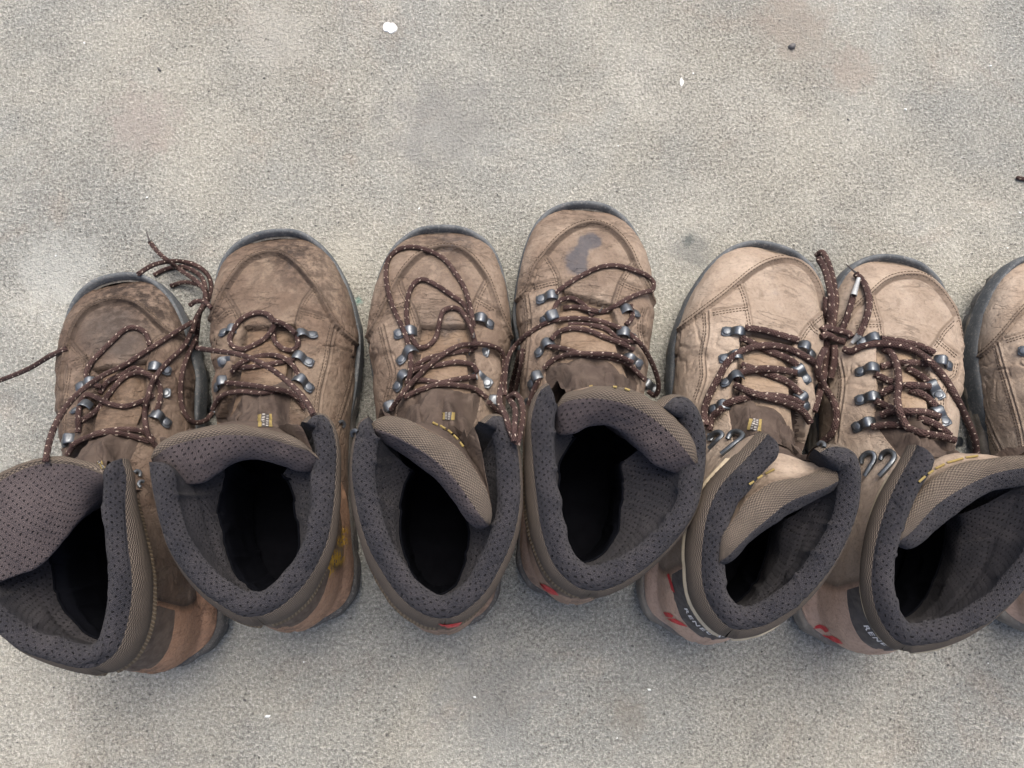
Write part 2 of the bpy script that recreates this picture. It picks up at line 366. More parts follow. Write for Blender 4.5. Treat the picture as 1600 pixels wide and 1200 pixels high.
for t, (a, b, c) in TONES.items():
    MAT['L_'+t] = leather("leather_"+t, a, b, c, *((.5, .5) if t == 'light' else (.45, 1.0)))
    MAT['S_'+t] = leather('tongue_suede_'+t, (a[0]*.86, a[1]*.80, a[2]*.72), b, (c[0]*.85, c[1]*.8, c[2]*.74), .7, .6)
    MAT['V_'+t] = leather("vamp_leather_"+t, tuple(.88*x for x in a), b, tuple(.92*x for x in c), .6)
    MAT['H_'+t] = leather("heel_leather_"+t, HEEL[t], b, tuple(1.15*x for x in HEEL[t]), .45, .7)
# ------------------------------------------------------------------ the seven boots: outlines measured on the photograph (pixels of 1600x1200), placed on the ground plane
# toe/heel: sole tips; side: L or R foot; rim: collar seam from its left front end round the heel; tongue rows; seam lines; hooks
BOOTS = [
 dict(side='L', tone='dark', toe=(182, 430), heel=(285, 1044), wscale=.95,
  label="dark scuffed boot with splayed collar and a loose lace trailing left",
  rim=[(-62,742),(-92,790),(-100,850),(-82,905),(-45,955),(0,992),(32,1016),(79,1033),(127,1044),(158,1038),(186,1012),(202,960),(206,905),(200,850),(196,790),(197,745),(190,716)],
  tongue=[[(-60,800),(-20,752),(20,728),(60,714),(98,714),(135,722),(165,734),(181,744)],
          [(-58,812),(-18,765),(22,740),(60,726),(98,725),(134,731),(163,741),(180,750)],
          [(-62,930),(-20,915),(20,902),(62,882),(100,842),(130,806),(158,775),(178,762)]],
  A=[(97,612),(99,582),(105,552),(112,531),(120,510),(135,489),(156,477),(180,471),(204,475),(225,489),(243,507),(261,522),(279,529),(300,540)],
  vl=[(112,531),(120,542),(135,558),(141,576)], vr=[(258,519),(240,529),(237,546),(231,561)],
  grooves=[[(93,640),(100,600),(104,570)],[(96,700),(95,660),(99,620)],[(141,560),(128,568),(112,572)]],
  hl=[((128,604),(142,600)),((120,641),(136,636)),((103,690),(117,684))],
  hr=[((258,579),(239,574)),((258,615),(228,612)),((258,660),(243,650))], sl=[], sr=[(214,741)],
  stains=[], polish=[(160,515,42,.75),(195,515,36,.6),(205,540,30,.5)], worn=[(180,455,70,.9),(240,480,40,.9),(150,620,90,.6)],
  laces=[
   [(156,615),(168,597),(192,585),(210,575),(228,584),(238,592)],
   [(123,660),(150,642),(171,615),(192,591),(216,582),(237,588),(249,603),(250,624),(243,648)],
   [(122,676),(123,642),(132,618),(150,621),(168,630),(195,635),(222,627),(240,618)],
   [(105,711),(120,693),(150,678),(186,671),(222,674),(241,688)],
   [(111,697),(132,685),(165,676),(200,680),(232,690)],
   [(234,540),(228,522),(213,512),(195,515),(174,534),(153,555),(140,570),(135,588),(144,600),(158,604)],
   [(303,508),(288,540),(261,567),(240,594),(231,621),(226,648),(231,678),(243,697)],
   [(300,503),(261,528),(228,549),(195,570),(159,588),(129,609),(108,630),(90,657),(78,687),(71,722)],
   [(216,428),(240,414),(270,408),(300,412),(322,426),(330,447),(324,471),(312,490),(308,520),(305,545)],
   [(240,430),(261,420),(288,417),(312,430),(321,450),(318,475),(306,498),(300,520)],
   [(266,447),(288,441),(310,445),(322,455)],
   [(234,378),(249,396),(267,411),(288,426),(308,440),(320,456),(322,474)],
   [(297,477),(306,471),(320,472),(331,482)],
   [(104,544),(75,558),(45,576),(0,594),(-50,606)]], frays=[((234,378),(229,363))]),
 dict(side='R', tone='dark2', toe=(433, 361), heel=(481, 985), wscale=1.04,
  label="brown boot with a curled lace loop on its tongue and yellow paint on the heel",
  rim=[(233,722),(237,752),(243,782),(264,857),(305,914),(352,950),(387,964),(432,952),(479,908),(509,850),(520,795),(524,745),(525,700),(518,666),(506,650),(492,650),(480,662)],
  tongue=[[(240,708),(252,692),(285,675),(325,666),(368,662),(415,669),(455,682),(485,699),(506,716)],
          [(240,716),(262,699),(292,690),(325,683),(360,680),(416,685),(455,696),(482,707),(505,724)],
          [(238,730),(257,748),(289,755),(318,752),(345,735),(370,722),(400,718),(432,724),(473,736),(497,736),(508,726)]],
  A=[(308,545),(319,521),(337,489),(354,454),(368,432),(387,410),(413,399),(438,400),(460,416),(479,438),(489,451),(504,479),(523,511),(543,530),(572,552)],
  vl=[(354,454),(362,467),(375,489),(380,508)], vr=[(487,449),(473,467),(465,486),(460,506)],
  grooves=[[(470,482),(490,487),(514,496)],[(523,511),(518,535),(514,562),(506,595),(501,619),(498,650)],[(555,543),(556,565),(552,593),(542,630),(533,657)],[(337,497),(352,484),(366,480)],[(322,600),(326,560),(333,520)]],
  hl=[((351,520),(368,515)),((350,565),(366,562)),((341,604),(356,592)),((323,650),(333,643))],
  hr=[((487,524),(472,526)),((481,566),(463,558)),((481,605),(465,593))], sl=[(222,757)], sr=[(533,664)],
  stains=[(455,405,14,.25)], worn=[(470,405,50,.8),(430,388,40,.5),(350,500,40,.3),(520,470,50,.6)],
  yellow=[(525,872,12,1.2),(534,846,8,1.2),(512,892,9,1.0),(538,830,5,1.0)],
  laces=[
   [(362,574),(387,574),(416,570),(438,566),(462,560)],
   [(362,582),(375,568),(400,558),(425,555),(444,560),(460,574),(468,592)],
   [(332,640),(346,619),(375,612),(406,614),(432,611),(457,615),(476,638)],
   [(352,598),(384,601),(416,606),(447,612),(470,624)],
   [(432,505),(457,516),(466,536),(457,547),(441,544),(429,532),(427,518)],
   [(362,541),(359,530),(365,515),(378,498),(400,489),(419,492),(428,508),(416,527),(397,539),(378,546),(362,541)],
   [(426,500),(446,508),(462,522)],
   [(308,544),(343,549),(378,555),(409,568),(438,587),(463,609),(479,628),(490,648)],
   [(306,528),(295,552),(285,582),(282,618),(288,645),(303,660),(321,657),(332,645)]], frays=[]),
 dict(side='L', tone='mid', toe=(689, 352), heel=(699, 989), wscale=1.02,
  label="brown boot with a big lace loop over its toe and a tongue twisted diagonally",
  rim=[(575,652),(562,662),(554,690),(550,735),(557,790),(574,850),(597,893),(623,930),(657,957),(687,966),(717,960),(757,927),(783,883),(803,835),(812,785),(812,740),(808,700),(799,668),(786,652),(770,650),(758,662)],
  tongue=[[(590,655),(610,652),(640,657),(680,676),(717,702),(743,738),(762,775),(774,806)],
          [(579,666),(598,672),(625,685),(668,711),(708,745),(736,784),(752,808),(764,822)],
          [(578,684),(607,697),(640,717),(680,750),(710,783),(730,813),(745,827),(758,829)]],
  A=[(560,560),(572,535),(593,501),(609,469),(623,442),(639,418),(660,399),(687,390),(713,391),(732,402),(748,421),(759,439),(769,466),(780,495),(800,535)],
  vl=[(627,436),(633,455),(647,479),(657,508)], vr=[(757,436),(743,463),(736,485),(732,506)],
  grooves=[[(599,509),(609,551),(617,586),(607,631)],[(577,535),(570,575),(572,623)],[(743,463),(760,472),(775,482)],[(640,478),(620,485),(603,492)]],
  hl=[((625,522),(643,519)),((629,562),(643,550)),((623,603),(632,590)),((605,645),(612,636))],
  hr=[((763,506),(748,500)),((756,552),(739,546)),((760,598),(743,583)),((778,633),(766,625))], sl=[(555,678)], sr=[(804,677)],
  polish=[(693,500,20,.4),(716,520,16,.4),(660,505,12,.3)], stains=[(700,378,22,.35),(733,378,16,.3),(690,520,16,.35),(705,500,14,.3),(722,525,10,.3)], worn=[(690,372,60,.8),(600,570,50,.4),(660,500,30,.4)],
  laces=[
   [(641,578),(665,562),(692,554),(721,549),(740,546)],
   [(639,583),(657,575),(687,570),(713,566),(737,570),(746,582)],
   [(636,597),(660,594),(687,598),(713,593),(744,588)],
   [(631,621),(655,610),(684,601),(713,602),(740,607),(761,622)],
   [(637,530),(637,511),(635,485),(639,458),(649,441),(663,437),(684,447),(705,461),(724,475),(737,497)],
   [(636,600),(642,575),(639,543),(631,517),(617,487),(607,458),(603,429),(607,405),(623,390),(647,386),(673,393),(695,406),(711,426),(724,447),(732,469),(737,492),(740,510)],
   [(642,524),(652,541),(668,541),(681,527),(687,503),(692,487),(705,481),(719,485),(732,503),(741,530),(743,545)],
   [(611,640),(633,610),(655,586),(681,562),(711,543),(737,538),(761,539),(783,549),(788,572),(784,600),(782,632)],
   [(783,604),(780,628),(790,650),(797,672),(805,690)],
   [(764,628),(775,640),(790,650)]], frays=[((740,528),(741,520))]),
 dict(side='R', tone='mid2', toe=(917, 317), heel=(885, 945), wscale=1.0,
  label="brown boot with dark oil stains on its toe and an arching mesh tongue",
  rim=[(858,601),(845,610),(836,630),(830,665),(832,710),(838,770),(846,827),(865,881),(897,914),(928,923),(960,916),(1007,889),(1055,845),(1086,800),(1098,755),(1103,707),(1100,668),(1090,639),(1073,622),(1054,621),(1036,636)],
  tongue=[[(874,622),(888,612),(915,604),(945,603),(992,612),(1035,635),(1068,668),(1089,705)],
          [(866,640),(884,628),(910,623),(947,624),(992,637),(1037,667),(1070,702),(1089,728)],
          [(864,657),(874,676),(895,676),(919,666),(947,662),(969,671),(992,693),(1014,719),(1042,735),(1071,741),(1088,736)]],
  A=[(795,495),(804,477),(828,453),(840,420),(855,399),(876,375),(900,358),(924,352),(948,358),(966,372),(981,393),(990,414),(1002,438),(1017,468),(1032,508)],
  vl=[(858,400),(870,420),(876,435),(878,452)], vr=[(987,408),(969,435),(961,456),(955,474)],
  grooves=[[(825,462),(829,504),(825,555),(819,605)],[(831,446),(852,440),(876,435)],[(969,436),(985,444),(1003,450)],[(1012,482),(1004,510),(1010,545)]],
  hl=[((847,468),(866,463)),((852,501),(864,494)),((844,550),(858,537)),((832,600),(843,587))],
  hr=[((991,490),(970,485)),((987,528),(974,521)),((995,568),(984,560)),((1023,609),(1010,600))], sl=[(826,629)], sr=[(1108,684)],
  stains=[(899,407,17,1.5),(909,392,12,1.0),(914,376,11,1.3),(930,376,10,1.5),(908,420,10,.8),(925,366,7,.9)], worn=[(900,340,50,.4),(940,470,40,.5)],
  laces=[
   [(888,507),(918,508),(945,513),(969,531),(996,534)],
   [(861,531),(873,519),(894,513),(921,517),(948,528),(972,537),(990,547)],
   [(855,540),(885,546),(915,555),(948,558),(978,567),(1008,594)],
   [(849,576),(867,561),(894,553),(924,553),(960,555),(988,566)],
   [(843,590),(833,612),(826,632)],
   [(864,488),(873,471),(894,466),(912,477),(926,494)],
   [(866,460),(882,447),(906,432),(936,418),(963,415),(987,421),(1008,429),(1021,441),(1019,453),(1005,457),(984,465),(963,477),(942,487),(921,484),(900,480),(880,481)],
   [(985,476),(988,495),(978,508)],
   [(812,548),(806,575),(800,598),(796,620)],
   [(817,545),(814,570),(807,602),(800,628)],
   [(789,618),(789,590),(793,562),(803,543),(825,522),(855,504),(885,498),(921,499),(954,507),(984,522),(1005,543),(1020,570),(1029,600),(1024,618),(1013,612)],
   [(793,622),(806,616),(815,630),(817,650),(812,678),(808,695)],
   [(797,626),(805,640),(804,665),(803,690)]], frays=[((936,488),(942,479))]),
 dict(side='L', tone='light', toe=(1205, 380), heel=(1064, 1000), wscale=1.02,
  label="tan boot beside the oil-stained one, its tongue slanting down into the opening",
  rim=[(1200,678),(1186,694),(1161,722),(1124,763),(1103,815),(1096,887),(1104,935),(1128,971),(1155,984),(1201,974),(1248,944),(1294,895),(1325,841),(1339,795),(1345,750),(1340,717),(1325,702),(1300,698),(1281,707)],
  rimz=.172, front=True,
  tongue=[[(1121,870),(1130,838),(1146,810),(1167,780),(1201,755),(1248,748),(1280,736),(1296,727),(1308,731)],
          [(1122,879),(1137,868),(1150,855),(1175,832),(1205,806),(1241,781),(1278,766),(1306,754),(1321,743)],
          [(1126,886),(1140,879),(1155,864),(1178,844),(1208,821),(1248,797),(1285,776),(1308,763),(1321,752)]],
  A=[(1030,546),(1040,534),(1062,517),(1085,500),(1110,481),(1135,462),(1160,441),(1180,425),(1205,412),(1232,408),(1255,417),(1272,437),(1281,460),(1286,485),(1298,505)],
  vl=[(1160,441),(1169,465),(1174,490),(1178,514)], vr=[(1286,485),(1268,500),(1255,515),(1245,532)],
  grooves=[[(1112,485),(1140,480),(1171,476)],[(1106,488),(1107,520),(1101,555),(1102,590),(1090,628)],[(1063,520),(1056,565),(1050,610)],[(1268,500),(1275,511),(1283,516)]],
  hl=[((1137,519),(1154,521)),((1133,561),(1147,558)),((1135,598),(1145,594)),((1116,640),(1130,636))],
  hr=[((1266,553),(1252,541)),((1257,592),(1244,574)),((1257,634),(1251,622)),((1276,668),(1266,658))], sl=[(1118,688),(1147,691)], sr=[(1283,697)],
  stains=[(1213,458,8,.30),(1210,433,4,.35)], worn=[(1190,560,40,.2)],
  laces=[
   [(1164,512),(1193,516),(1221,524),(1249,532)],
   [(1159,528),(1185,541),(1213,553),(1232,561),(1247,572)],
   [(1159,570),(1185,579),(1210,588),(1232,598),(1252,617)],
   [(1147,592),(1159,582),(1184,577),(1215,577),(1246,583)],
   [(1125,637),(1142,628),(1164,622),(1193,618),(1227,621),(1256,631)],
   [(1147,601),(1170,612),(1198,621),(1227,629),(1252,641),(1266,660)],
   [(1130,637),(1113,652),(1108,672)],
   [(1102,665),(1101,640),(1108,618),(1122,592),(1136,567),(1156,550),(1184,541),(1215,541),(1244,550),(1269,564),(1279,575)],
   [(1304,540),(1304,562),(1298,590)],
   [(1295,538),(1290,575),(1282,609),(1272,643)],
   [(1289,545),(1281,562),(1278,581),(1288,604),(1303,629),(1307,652),(1301,675),(1285,691)],
   [(1291,545),(1291,500),(1291,465)],
   [(1276,400),(1284,394),(1291,404),(1298,424),(1303,448),(1306,470),(1303,495),(1300,520)],
   [(1279,404),(1289,422),(1295,445),(1299,468),(1297,495),(1294,520)],
   [(1334,460),(1329,478),(1322,500),(1312,522)],
   [(1283,517),(1291,512),(1306,516),(1325,521),(1331,527)],
   [(1283,527),(1292,523),(1306,530),(1321,534)],
   [(1337,428),(1346,437),(1354,452),(1358,474),(1353,499),(1342,524)]], frays=[((1338,427),(1322,413))],
  aglets=[((1334,461),(1342,434)),((1342,524),(1331,536))],
  text=[(1067,954),(1078,968),(1093,979),(1110,987),(1128,991)]),
 dict(side='R', tone='light', toe=(1401, 400), heel=(1308, 1016), wscale=1.0,
  label="tan boot whose padded collar and tongue run out past the right edge",
  rim=[(1433,695),(1425,712),(1393,772),(1374,827),(1363,885),(1363,925),(1374,966),(1399,1000),(1430,1009),(1482,999),(1528,981),(1575,947),(1618,898),(1645,850),(1660,800),(1665,760),(1660,725),(1645,708),(1628,712)],
  rimz=.172, front=True,
  tongue=[[(1398,845),(1401,828),(1413,802),(1436,768),(1458,745),(1498,724),(1544,714),(1600,710),(1640,716)],
          [(1400,849),(1408,842),(1425,830),(1445,808),(1470,784),(1513,758),(1559,739),(1600,731),(1642,732)],
          [(1404,855),(1420,857),(1440,848),(1460,830),(1480,811),(1516,785),(1559,766),(1600,757),(1640,752)]],
  A=[(1306,520),(1318,508),(1333,491),(1348,476),(1365,461),(1387,442),(1410,434),(1438,434),(1461,448),(1481,473),(1492,493),(1499,522),(1505,556),(1509,580)],
  vl=[(1367,460),(1373,482),(1379,502),(1382,526)], vr=[(1492,494),(1472,514),(1462,530),(1454,541)],
  grooves=[[(1466,526),(1480,538),(1498,553)],[(1500,568),(1496,588),(1484,600),(1478,625),(1480,668)],[(1336,505),(1355,503),(1380,503)],[(1313,560),(1319,600),(1311,660),(1308,690)]],
  hl=[((1348,534),(1362,531)),((1346,581),(1366,577)),((1346,625),(1366,621)),((1341,667),(1360,661))],
  hr=[((1480,571),(1464,564)),((1466,617),(1454,601)),((1475,658),(1465,643)),((1498,690),(1490,680))], sl=[(1359,720),(1390,719)], sr=[],
  stains=[], worn=[],
  laces=[
   [(1376,529),(1410,534),(1438,541),(1461,552)],
   [(1416,575),(1438,587),(1452,598)],
   [(1421,609),(1444,618),(1464,636)],
   [(1433,652),(1461,663),(1484,680)],
   [(1376,573),(1399,568),(1424,567),(1452,568)],
   [(1367,584),(1380,591),(1396,598)],
   [(1376,615),(1393,607),(1421,602),(1453,604)],
   [(1367,626),(1393,638),(1421,648)],
   [(1376,649),(1393,643),(1421,643),(1445,644),(1470,652)],
   [(1362,667),(1387,664),(1416,664)],
   [(1380,545),(1393,553),(1402,575),(1404,600),(1402,625),(1408,650),(1420,669),(1444,677),(1472,682),(1492,688)],
   [(1318,545),(1330,549),(1348,541),(1376,537),(1410,541),(1438,553),(1461,573),(1481,598),(1498,629),(1512,658),(1523,686),(1526,708)]], frays=[],
  text=[(1333,990),(1346,997),(1362,1003),(1378,1007),(1394,1008)]),
 dict(side='L', tone='light', toe=(1630, 396), heel=(1618, 994), wscale=1.0,
  label="tan boot mostly cut off by the right edge, only its outer side showing",
  like=4, A=[(1494,585),(1510,572),(1542,552),(1570,524),(1600,488),(1640,452),(1690,430),(1730,440),(1770,490),(1790,520)],
  vl=[(1640,452),(1655,480),(1665,510)], vr=[(1770,490),(1755,505),(1745,530)],
  grooves=[[(1570,528),(1600,519),(1640,508)],[(1558,537),(1570,580),(1588,640),(1598,680),(1604,720)],[(1524,566),(1530,620),(1550,672),(1566,706)]],
  hl=[((1601,549),(1619,549))], hr=[], sl=[], sr=[], stains=[], worn=[], laces=[], frays=[]),
]
# ------------------------------------------------------------------ ground
g = 3.0; me = mesh_from("concrete_ground", [(-g,-g,0),(g,-g,0),(g,g,0),(-g,g,0)], [[0,1,2,3]], MAT['ground'], smooth=False)
link("concrete_ground", me, None, kind='structure')
# ------------------------------------------------------------------ boot builder
LAT = [(0,0),(.0012,.012),(.005,.021),(.011,.029),(.021,.0365),(.036,.0435),(.056,.0490),(.086,.0520),(.118,.0480),(.155,.0410),(.195,.0355),(.235,.0355),(.265,.0362),(.280,.0330),(.289,.0265),(.294,.0170),(.2965,.008),(.298,0)]
MED = [(0,0),(.0012,.013),(.005,.023),(.011,.0315),(.021,.0385),(.036,.0435),(.056,.0470),(.086,.0490),(.118,.0430),(.155,.0365),(.195,.0340),(.235,.0352),(.265,.0362),(.280,.0330),(.289,.0265),(.294,.0170),(.2965,.008),(.298,0)]
YT, YB = .3035, .0055                   # leather tip and heel back in a 0.31 m sole
def foot_w(tab, y):
    x = np.sqrt(np.array([a for a, _ in tab])); b = np.array([b for _, b in tab])
    d = np.clip(YT - np.asarray(y, float), 0, .298)
    return pchip(x, b, np.sqrt(d))
NT_, NF_, NS_, NC_ = 165, 165, 36, 401
GAP = .205                              # half opening of the shaft in column parameter
def top_z(d): return pchip([0, .004, .012, .024, .040, .060, .085, .1], [.0340, .0400, .0480, .0575, .0670, .0745, .0840, .0895], d)
def boot_surface(fr, k, side, rim, wsc=1.0):
    """rows toe->ankle->rim, columns left base -> over the top -> right base; local metres"""
    ph = np.linspace(-1, 1, NC_); ls = -1 if side == 'L' else 1      # lateral side sign in x
    tl, tr = (LAT, MED) if ls < 0 else (MED, LAT)
    rowsA, rowsB, W, yb, foot = [], [], [], [], []
    t = np.linspace(.012, 1, NT_); y = YT - .1*t*t
    for i in range(NT_):
        d = YT - y[i]; zs = .027 + .012*sm((y[i]-.22)/.085)
        rowsA.append((y[i], top_z(d))); rowsB.append((y[i], zs)); W.append(None); foot.append(True)
    topc = catmull([(.2035,.0895),(.185,.0985),(.165,.110),(.150,.1225),(.1385,.137)], 30)
    botc = catmull([(.2035,.0275),(.16,.027),(.11,.027),(.06,.027),(.026,.027),(.014,.0271),(.0085,.0275),(.0066,.0290),(.0052,.036),(.0045,.048),(.006,.065),(.0135,.088),(.0205,.108)], 30)
    u = (np.arange(NF_)+1)/NF_
    ta = resample(topc, NF_+1)[1:]; tb = resample(botc, NF_+1)[1:]
    imin = int(np.argmin(tb[:, 0]))
    wt = pchip([0, .25, .5, .7, .85, 1], [.0520, .0450, .0390, .0375, .0372, .0362], u)
    for i in range(NF_):
        rowsA.append(tuple(ta[i])); rowsB.append(tuple(tb[i])); W.append(wt[i]); foot.append(tb[i, 0] > .0064 and tb[i, 1] < .0297)
    P = np.zeros((NT_+NF_+NS_, NC_, 3))
    for i in range(NT_+NF_):
        A = np.array(rowsA[i]); B = np.array(rowsB[i])
        for sgn, tab in ((-1, tl), (1, tr)):
            m = (ph <= 0) if sgn < 0 else (ph >= 0); a = np.abs(ph[m])
            b = float(foot_w(tab, B[0]))*wsc if foot[i] else 0.0
            lat = (sgn == ls)
            w_ = b*1.035 + .0002 if W[i] is None else max(W[i]*wsc*(1.02 if lat else .985), b*1.02)
            if W[i] is not None:
                g = sm((i - NT_)/24.0); w_ = (b*1.035)*(1-g) + w_*g if b > 0 else w_
            e = .80 if W[i] is None else .80 + .16*sm((i-NT_)/80.0)
            pm = np.pi - np.arcsin(min(1, b/w_)**(1/e)) if b > 0 else np.pi
            psi = a*pm; q = (1-np.cos(psi))/(1-np.cos(pm))
            P[i, m, 0] = sgn*w_*np.sin(psi)**e
            P[i, m, 1] = A[0] + (B[0]-A[0])*q; P[i, m, 2] = A[1] + (B[1]-A[1])*q
    P[:NT_+NF_] *= k
    # shaft rows: blend the ankle ring into the collar rim
    R1 = P[NT_+NF_-1]; back = int(np.argmin(rim[:, 1])); sL = rim[:back+1]; sR = rim[back:][::-1]
    R2 = np.zeros((NC_, 3))
    for sgn, cur in ((-1, sL), (1, sR)):
        m = (ph <= 0) if sgn < 0 else (ph >= 0); a = np.abs(ph[m]); f = np.clip((a-GAP)/(1-GAP), 0, 1)
        R2[m] = resample(cur, 2, f) if False else np.stack([np.interp(f*arclen(cur)[-1], arclen(cur), cur[:, j]) for j in range(3)], 1)
    cen = R2[np.abs(ph) >= GAP].mean(0)
    N2 = np.gradient(R2, axis=0); N2 = np.stack([N2[:, 1], -N2[:, 0], 0*N2[:, 0]], 1)
    for j in range(2): N2[:, j] = gsmooth(N2[:, j], 3.0)
    N2 /= np.linalg.norm(N2, axis=1, keepdims=True)+1e-9
    if np.sum((N2*(R2-cen)).sum(1)) < 0: N2 = -N2        # outward
    for i in range(NS_):
        v = (i+1)/NS_; h = .35*v + .65*sm(v)
        p = R1*(1-h) + R2*h; p[:, 2] = R1[:, 2]*(1-v) + R2[:, 2]*v
        p += N2*(.0045*k*np.sin(np.pi*v)**.8)[..., None] if np.ndim(v) else N2*(.0045*k*math.sin(math.pi*v)**.8)
        P[NT_+NF_+i] = p
    return P, ph, R1, R2, N2

def panel(P, mask_v, name, mat, root, attrs, uvs, label=None):
    R, C = P.shape[:2]; F = gridF(R, C); keep = mask_v.ravel(); F = F[keep]
    used = np.unique(F); idx = np.full(R*C, -1); idx[used] = np.arange(len(used))
    me = mesh_from(name, P.reshape(-1, 3)[used], idx[F], mat, uv=uvs[used], attrs={k: a.ravel()[used] for k, a in attrs.items()})
    o = link(name, me, root)
    if label: o['label'] = label
    return o

ALLTRI = []          # coarse copies of every surface, for laying the laces on them
def add_ray(P, keep=None, st=2):
    r = np.unique(np.r_[np.arange(0, P.shape[0], st), P.shape[0]-1]); c = np.unique(np.r_[np.arange(0, P.shape[1], st), P.shape[1]-1])
    Q = P[r][:, c]; F = gridF(*Q.shape[:2])
    if keep is not None: F = F[keep[r[:-1]][:, np.minimum(c[:-1], keep.shape[1]-1)].ravel()]
    ALLTRI.append((Q.reshape(-1, 3), F))
def make_bvh(parts):
    V, F, n = [], [], 0
    for v, f in parts: V.append(v); F.append(f+n); n += len(v)
    return BVHTree.FromPolygons(np.vstack(V).tolist(), np.vstack(F).tolist())

def sole_outline(k, side, wsc, n=240):
    ls = -1 if side == 'L' else 1; tl, tr = (LAT, MED) if ls < 0 else (MED, LAT)
    th = np.linspace(0, np.pi, n//2); y = YB + (YT-YB)*(1-np.cos(th))/2
    L = np.stack([-wsc*foot_w(tl, y), y], 1); Rr = np.stack([wsc*foot_w(tr, y), y], 1)[::-1]
    o = np.vstack([L, Rr[1:-1]])                          # heel -> left -> toe -> right
    o = resample(np.vstack([o, o[:1]]), n+1)[:-1]
    t = np.roll(o, -2, 0)-np.roll(o, 2, 0); nn = np.stack([-t[:, 1], t[:, 0]], 1); nn /= np.linalg.norm(nn, axis=1, keepdims=True)
    return o*k, nn

SURF = {}
def build_boot(bi, bd):
    T = unproj([bd['toe']], .034)[0]; Hh = unproj([bd['heel']], .020)[0]
    ax = (T-Hh)[:2]; L = np.linalg.norm(ax); k = L/.31; fr = Frame(Hh, math.atan2(ax[1], ax[0]) - math.pi/2)
    side, tone = bd['side'], bd['tone']
    root = bpy.data.objects.new("hiking_boot", None); COL.objects.link(root); root.empty_display_size = .05
    root.location = fr.o; root.rotation_euler = (0, 0, fr.ang)
    root['label'] = bd['label']; root['category'] = "boot"; root['group'] = "hiking boots lined up in a row on the concrete"
    # collar rim and tongue curves in local space
    if 'like' in bd:
        src = SURF[bd['like']]; rim = src['rim'].copy(); tong = [c.copy() for c in src['tong']]
    else:
        zf, zb = bd.get('rimz', .170), .152; rc = catmull(np.array(bd['rim'], float), 10); s = arclen(rc); s /= s[-1]
        hz = zb + (zf-zb)*np.abs(2*s-1)**1.6
        rim = fr.l(unproj(rc, hz))
        tong = []
        for cpx, z in zip(bd['tongue'], ((.170, .173, .156) if not bd.get('front') else (.166, .169, .161))):
            c = curve(np.array(cpx, float), 64); tt = np.linspace(-1, 1, 64); zz = z - .006*tt**4
            tong.append(fr.l(unproj(c, zz)))
    P, ph, R1, R2, N2 = boot_surface(fr, k, side, rim, bd['wscale'])
    NR = NT_+NF_+NS_
    # ------------------------------------------------ creases and dents of worn leather (real relief)
    Nn = grid_normals(P); 
    if (Nn[NT_//2, NC_//2, 2]) < 0: Nn = -Nn
    fade = np.ones(P.shape[:2]); wrow = np.arange(NR)[:, None]
    PW = fr.w(P)
    sd_ = bi*31+5
    rel = .0007*vnoise(PW, 60, sd_) + .0003*vnoise(PW, 150, sd_+1) + .00018*vnoise(PW, 380, sd_+3)
    cre = np.abs(vnoise(PW*np.array([.55, 1.6, 1.0]), 95, sd_+2))
    flex = np.exp(-((P[..., 1]/k - .205)/.022)**2)
    rel -= .0009*np.exp(-(cre/.10)**2)*(.15+flex)
    yy = P[..., 1]/k + .004*vnoise(PW, 22, sd_+13); dp = (.0024 if tone != 'light' else .0010)
    for y0, s0 in ((.2125, .0052), (.2270, .0042), (.198, .004)): rel -= dp*np.exp(-((yy-y0)/s0)**2)*np.clip(.35+.9*vnoise(PW, 26, sd_+int(y0*1000)), 0, 1)*sm((.8-np.abs(ph)[None])/.3)
    rel *= (np.abs(ph)[None] < .97)
    rel *= (1 - .7*sm((wrow-(NT_+NF_+8))/16.0))
    P = P + Nn*rel[..., None]
    px = proj(fr.w(P))
    # ------------------------------------------------ panels cut along the seams
    A = catmull(bd['A'], 8); vl = catmull(bd['vl'], 6); vr = catmull(bd['vr'], 6)
    iL = int(np.argmin(np.hypot(*(A-vl[0]).T))); iR = int(np.argmin(np.hypot(*(A-vr[0]).T)))
    vamp = np.vstack([A[iL:iR+1], vr[1:], vl[::-1][:-1]])
    ctr = proj(fr.w(np.array([[0, .15*k, .12]])))[0]
    outA = np.vstack([A, A[-1:]+(A[-1]-ctr)*3, ctr+(A[len(A)//2]-ctr)*5, A[:1]+(A[0]-ctr)*3])
    hl = np.array([b for a, b in bd['hl']], float); hr = np.array([b for a, b in bd['hr']], float) if bd['hr'] else hl+np.array([90, 6])
    def fit(h, off, s0):
        c = np.polyfit(h[:, 1], h[:, 0], 1) if len(h) > 2 else np.array([0, h[:, 0].mean()])
        ys = np.linspace(s0[1]+12, max(h[:, 1].max(), s0[1]+60), 4); return np.vstack([s0[None], np.c_[np.polyval(c, ys)+off, ys]])
    thL = fit(hl, 6, vl[-1]); thR = fit(hr, -6, vr[-1])
    e0 = proj(fr.w(P[NT_+NF_+6, np.argmin(np.abs(ph+GAP*1.02))][None]))[0]; e1 = proj(fr.w(P[NT_+NF_+6, np.argmin(np.abs(ph-GAP*1.02))][None]))[0]
    throat = np.vstack([catmull(np.vstack([thL, e0[None]]), 5), catmull(np.vstack([thR, e1[None]]), 5)[::-1]])
    body = np.broadcast_to(wrow < NT_+NF_, P.shape[:2])
    facing = (Nn*(C0-fr.w(P)) @ np.eye(3)).sum(-1)
    facing = np.einsum('ijk,ijk->ij', Nn @ fr.R.T, C0-fr.w(P)) > -.05
    okm = (np.abs(ph)[None] < .93) & body
    in_v = inside(px, vamp) & okm; in_o = inside(px, outA) & body & (wrow < NT_+60); in_t = inside(px, throat) & okm & (np.abs(ph)[None] < .55)
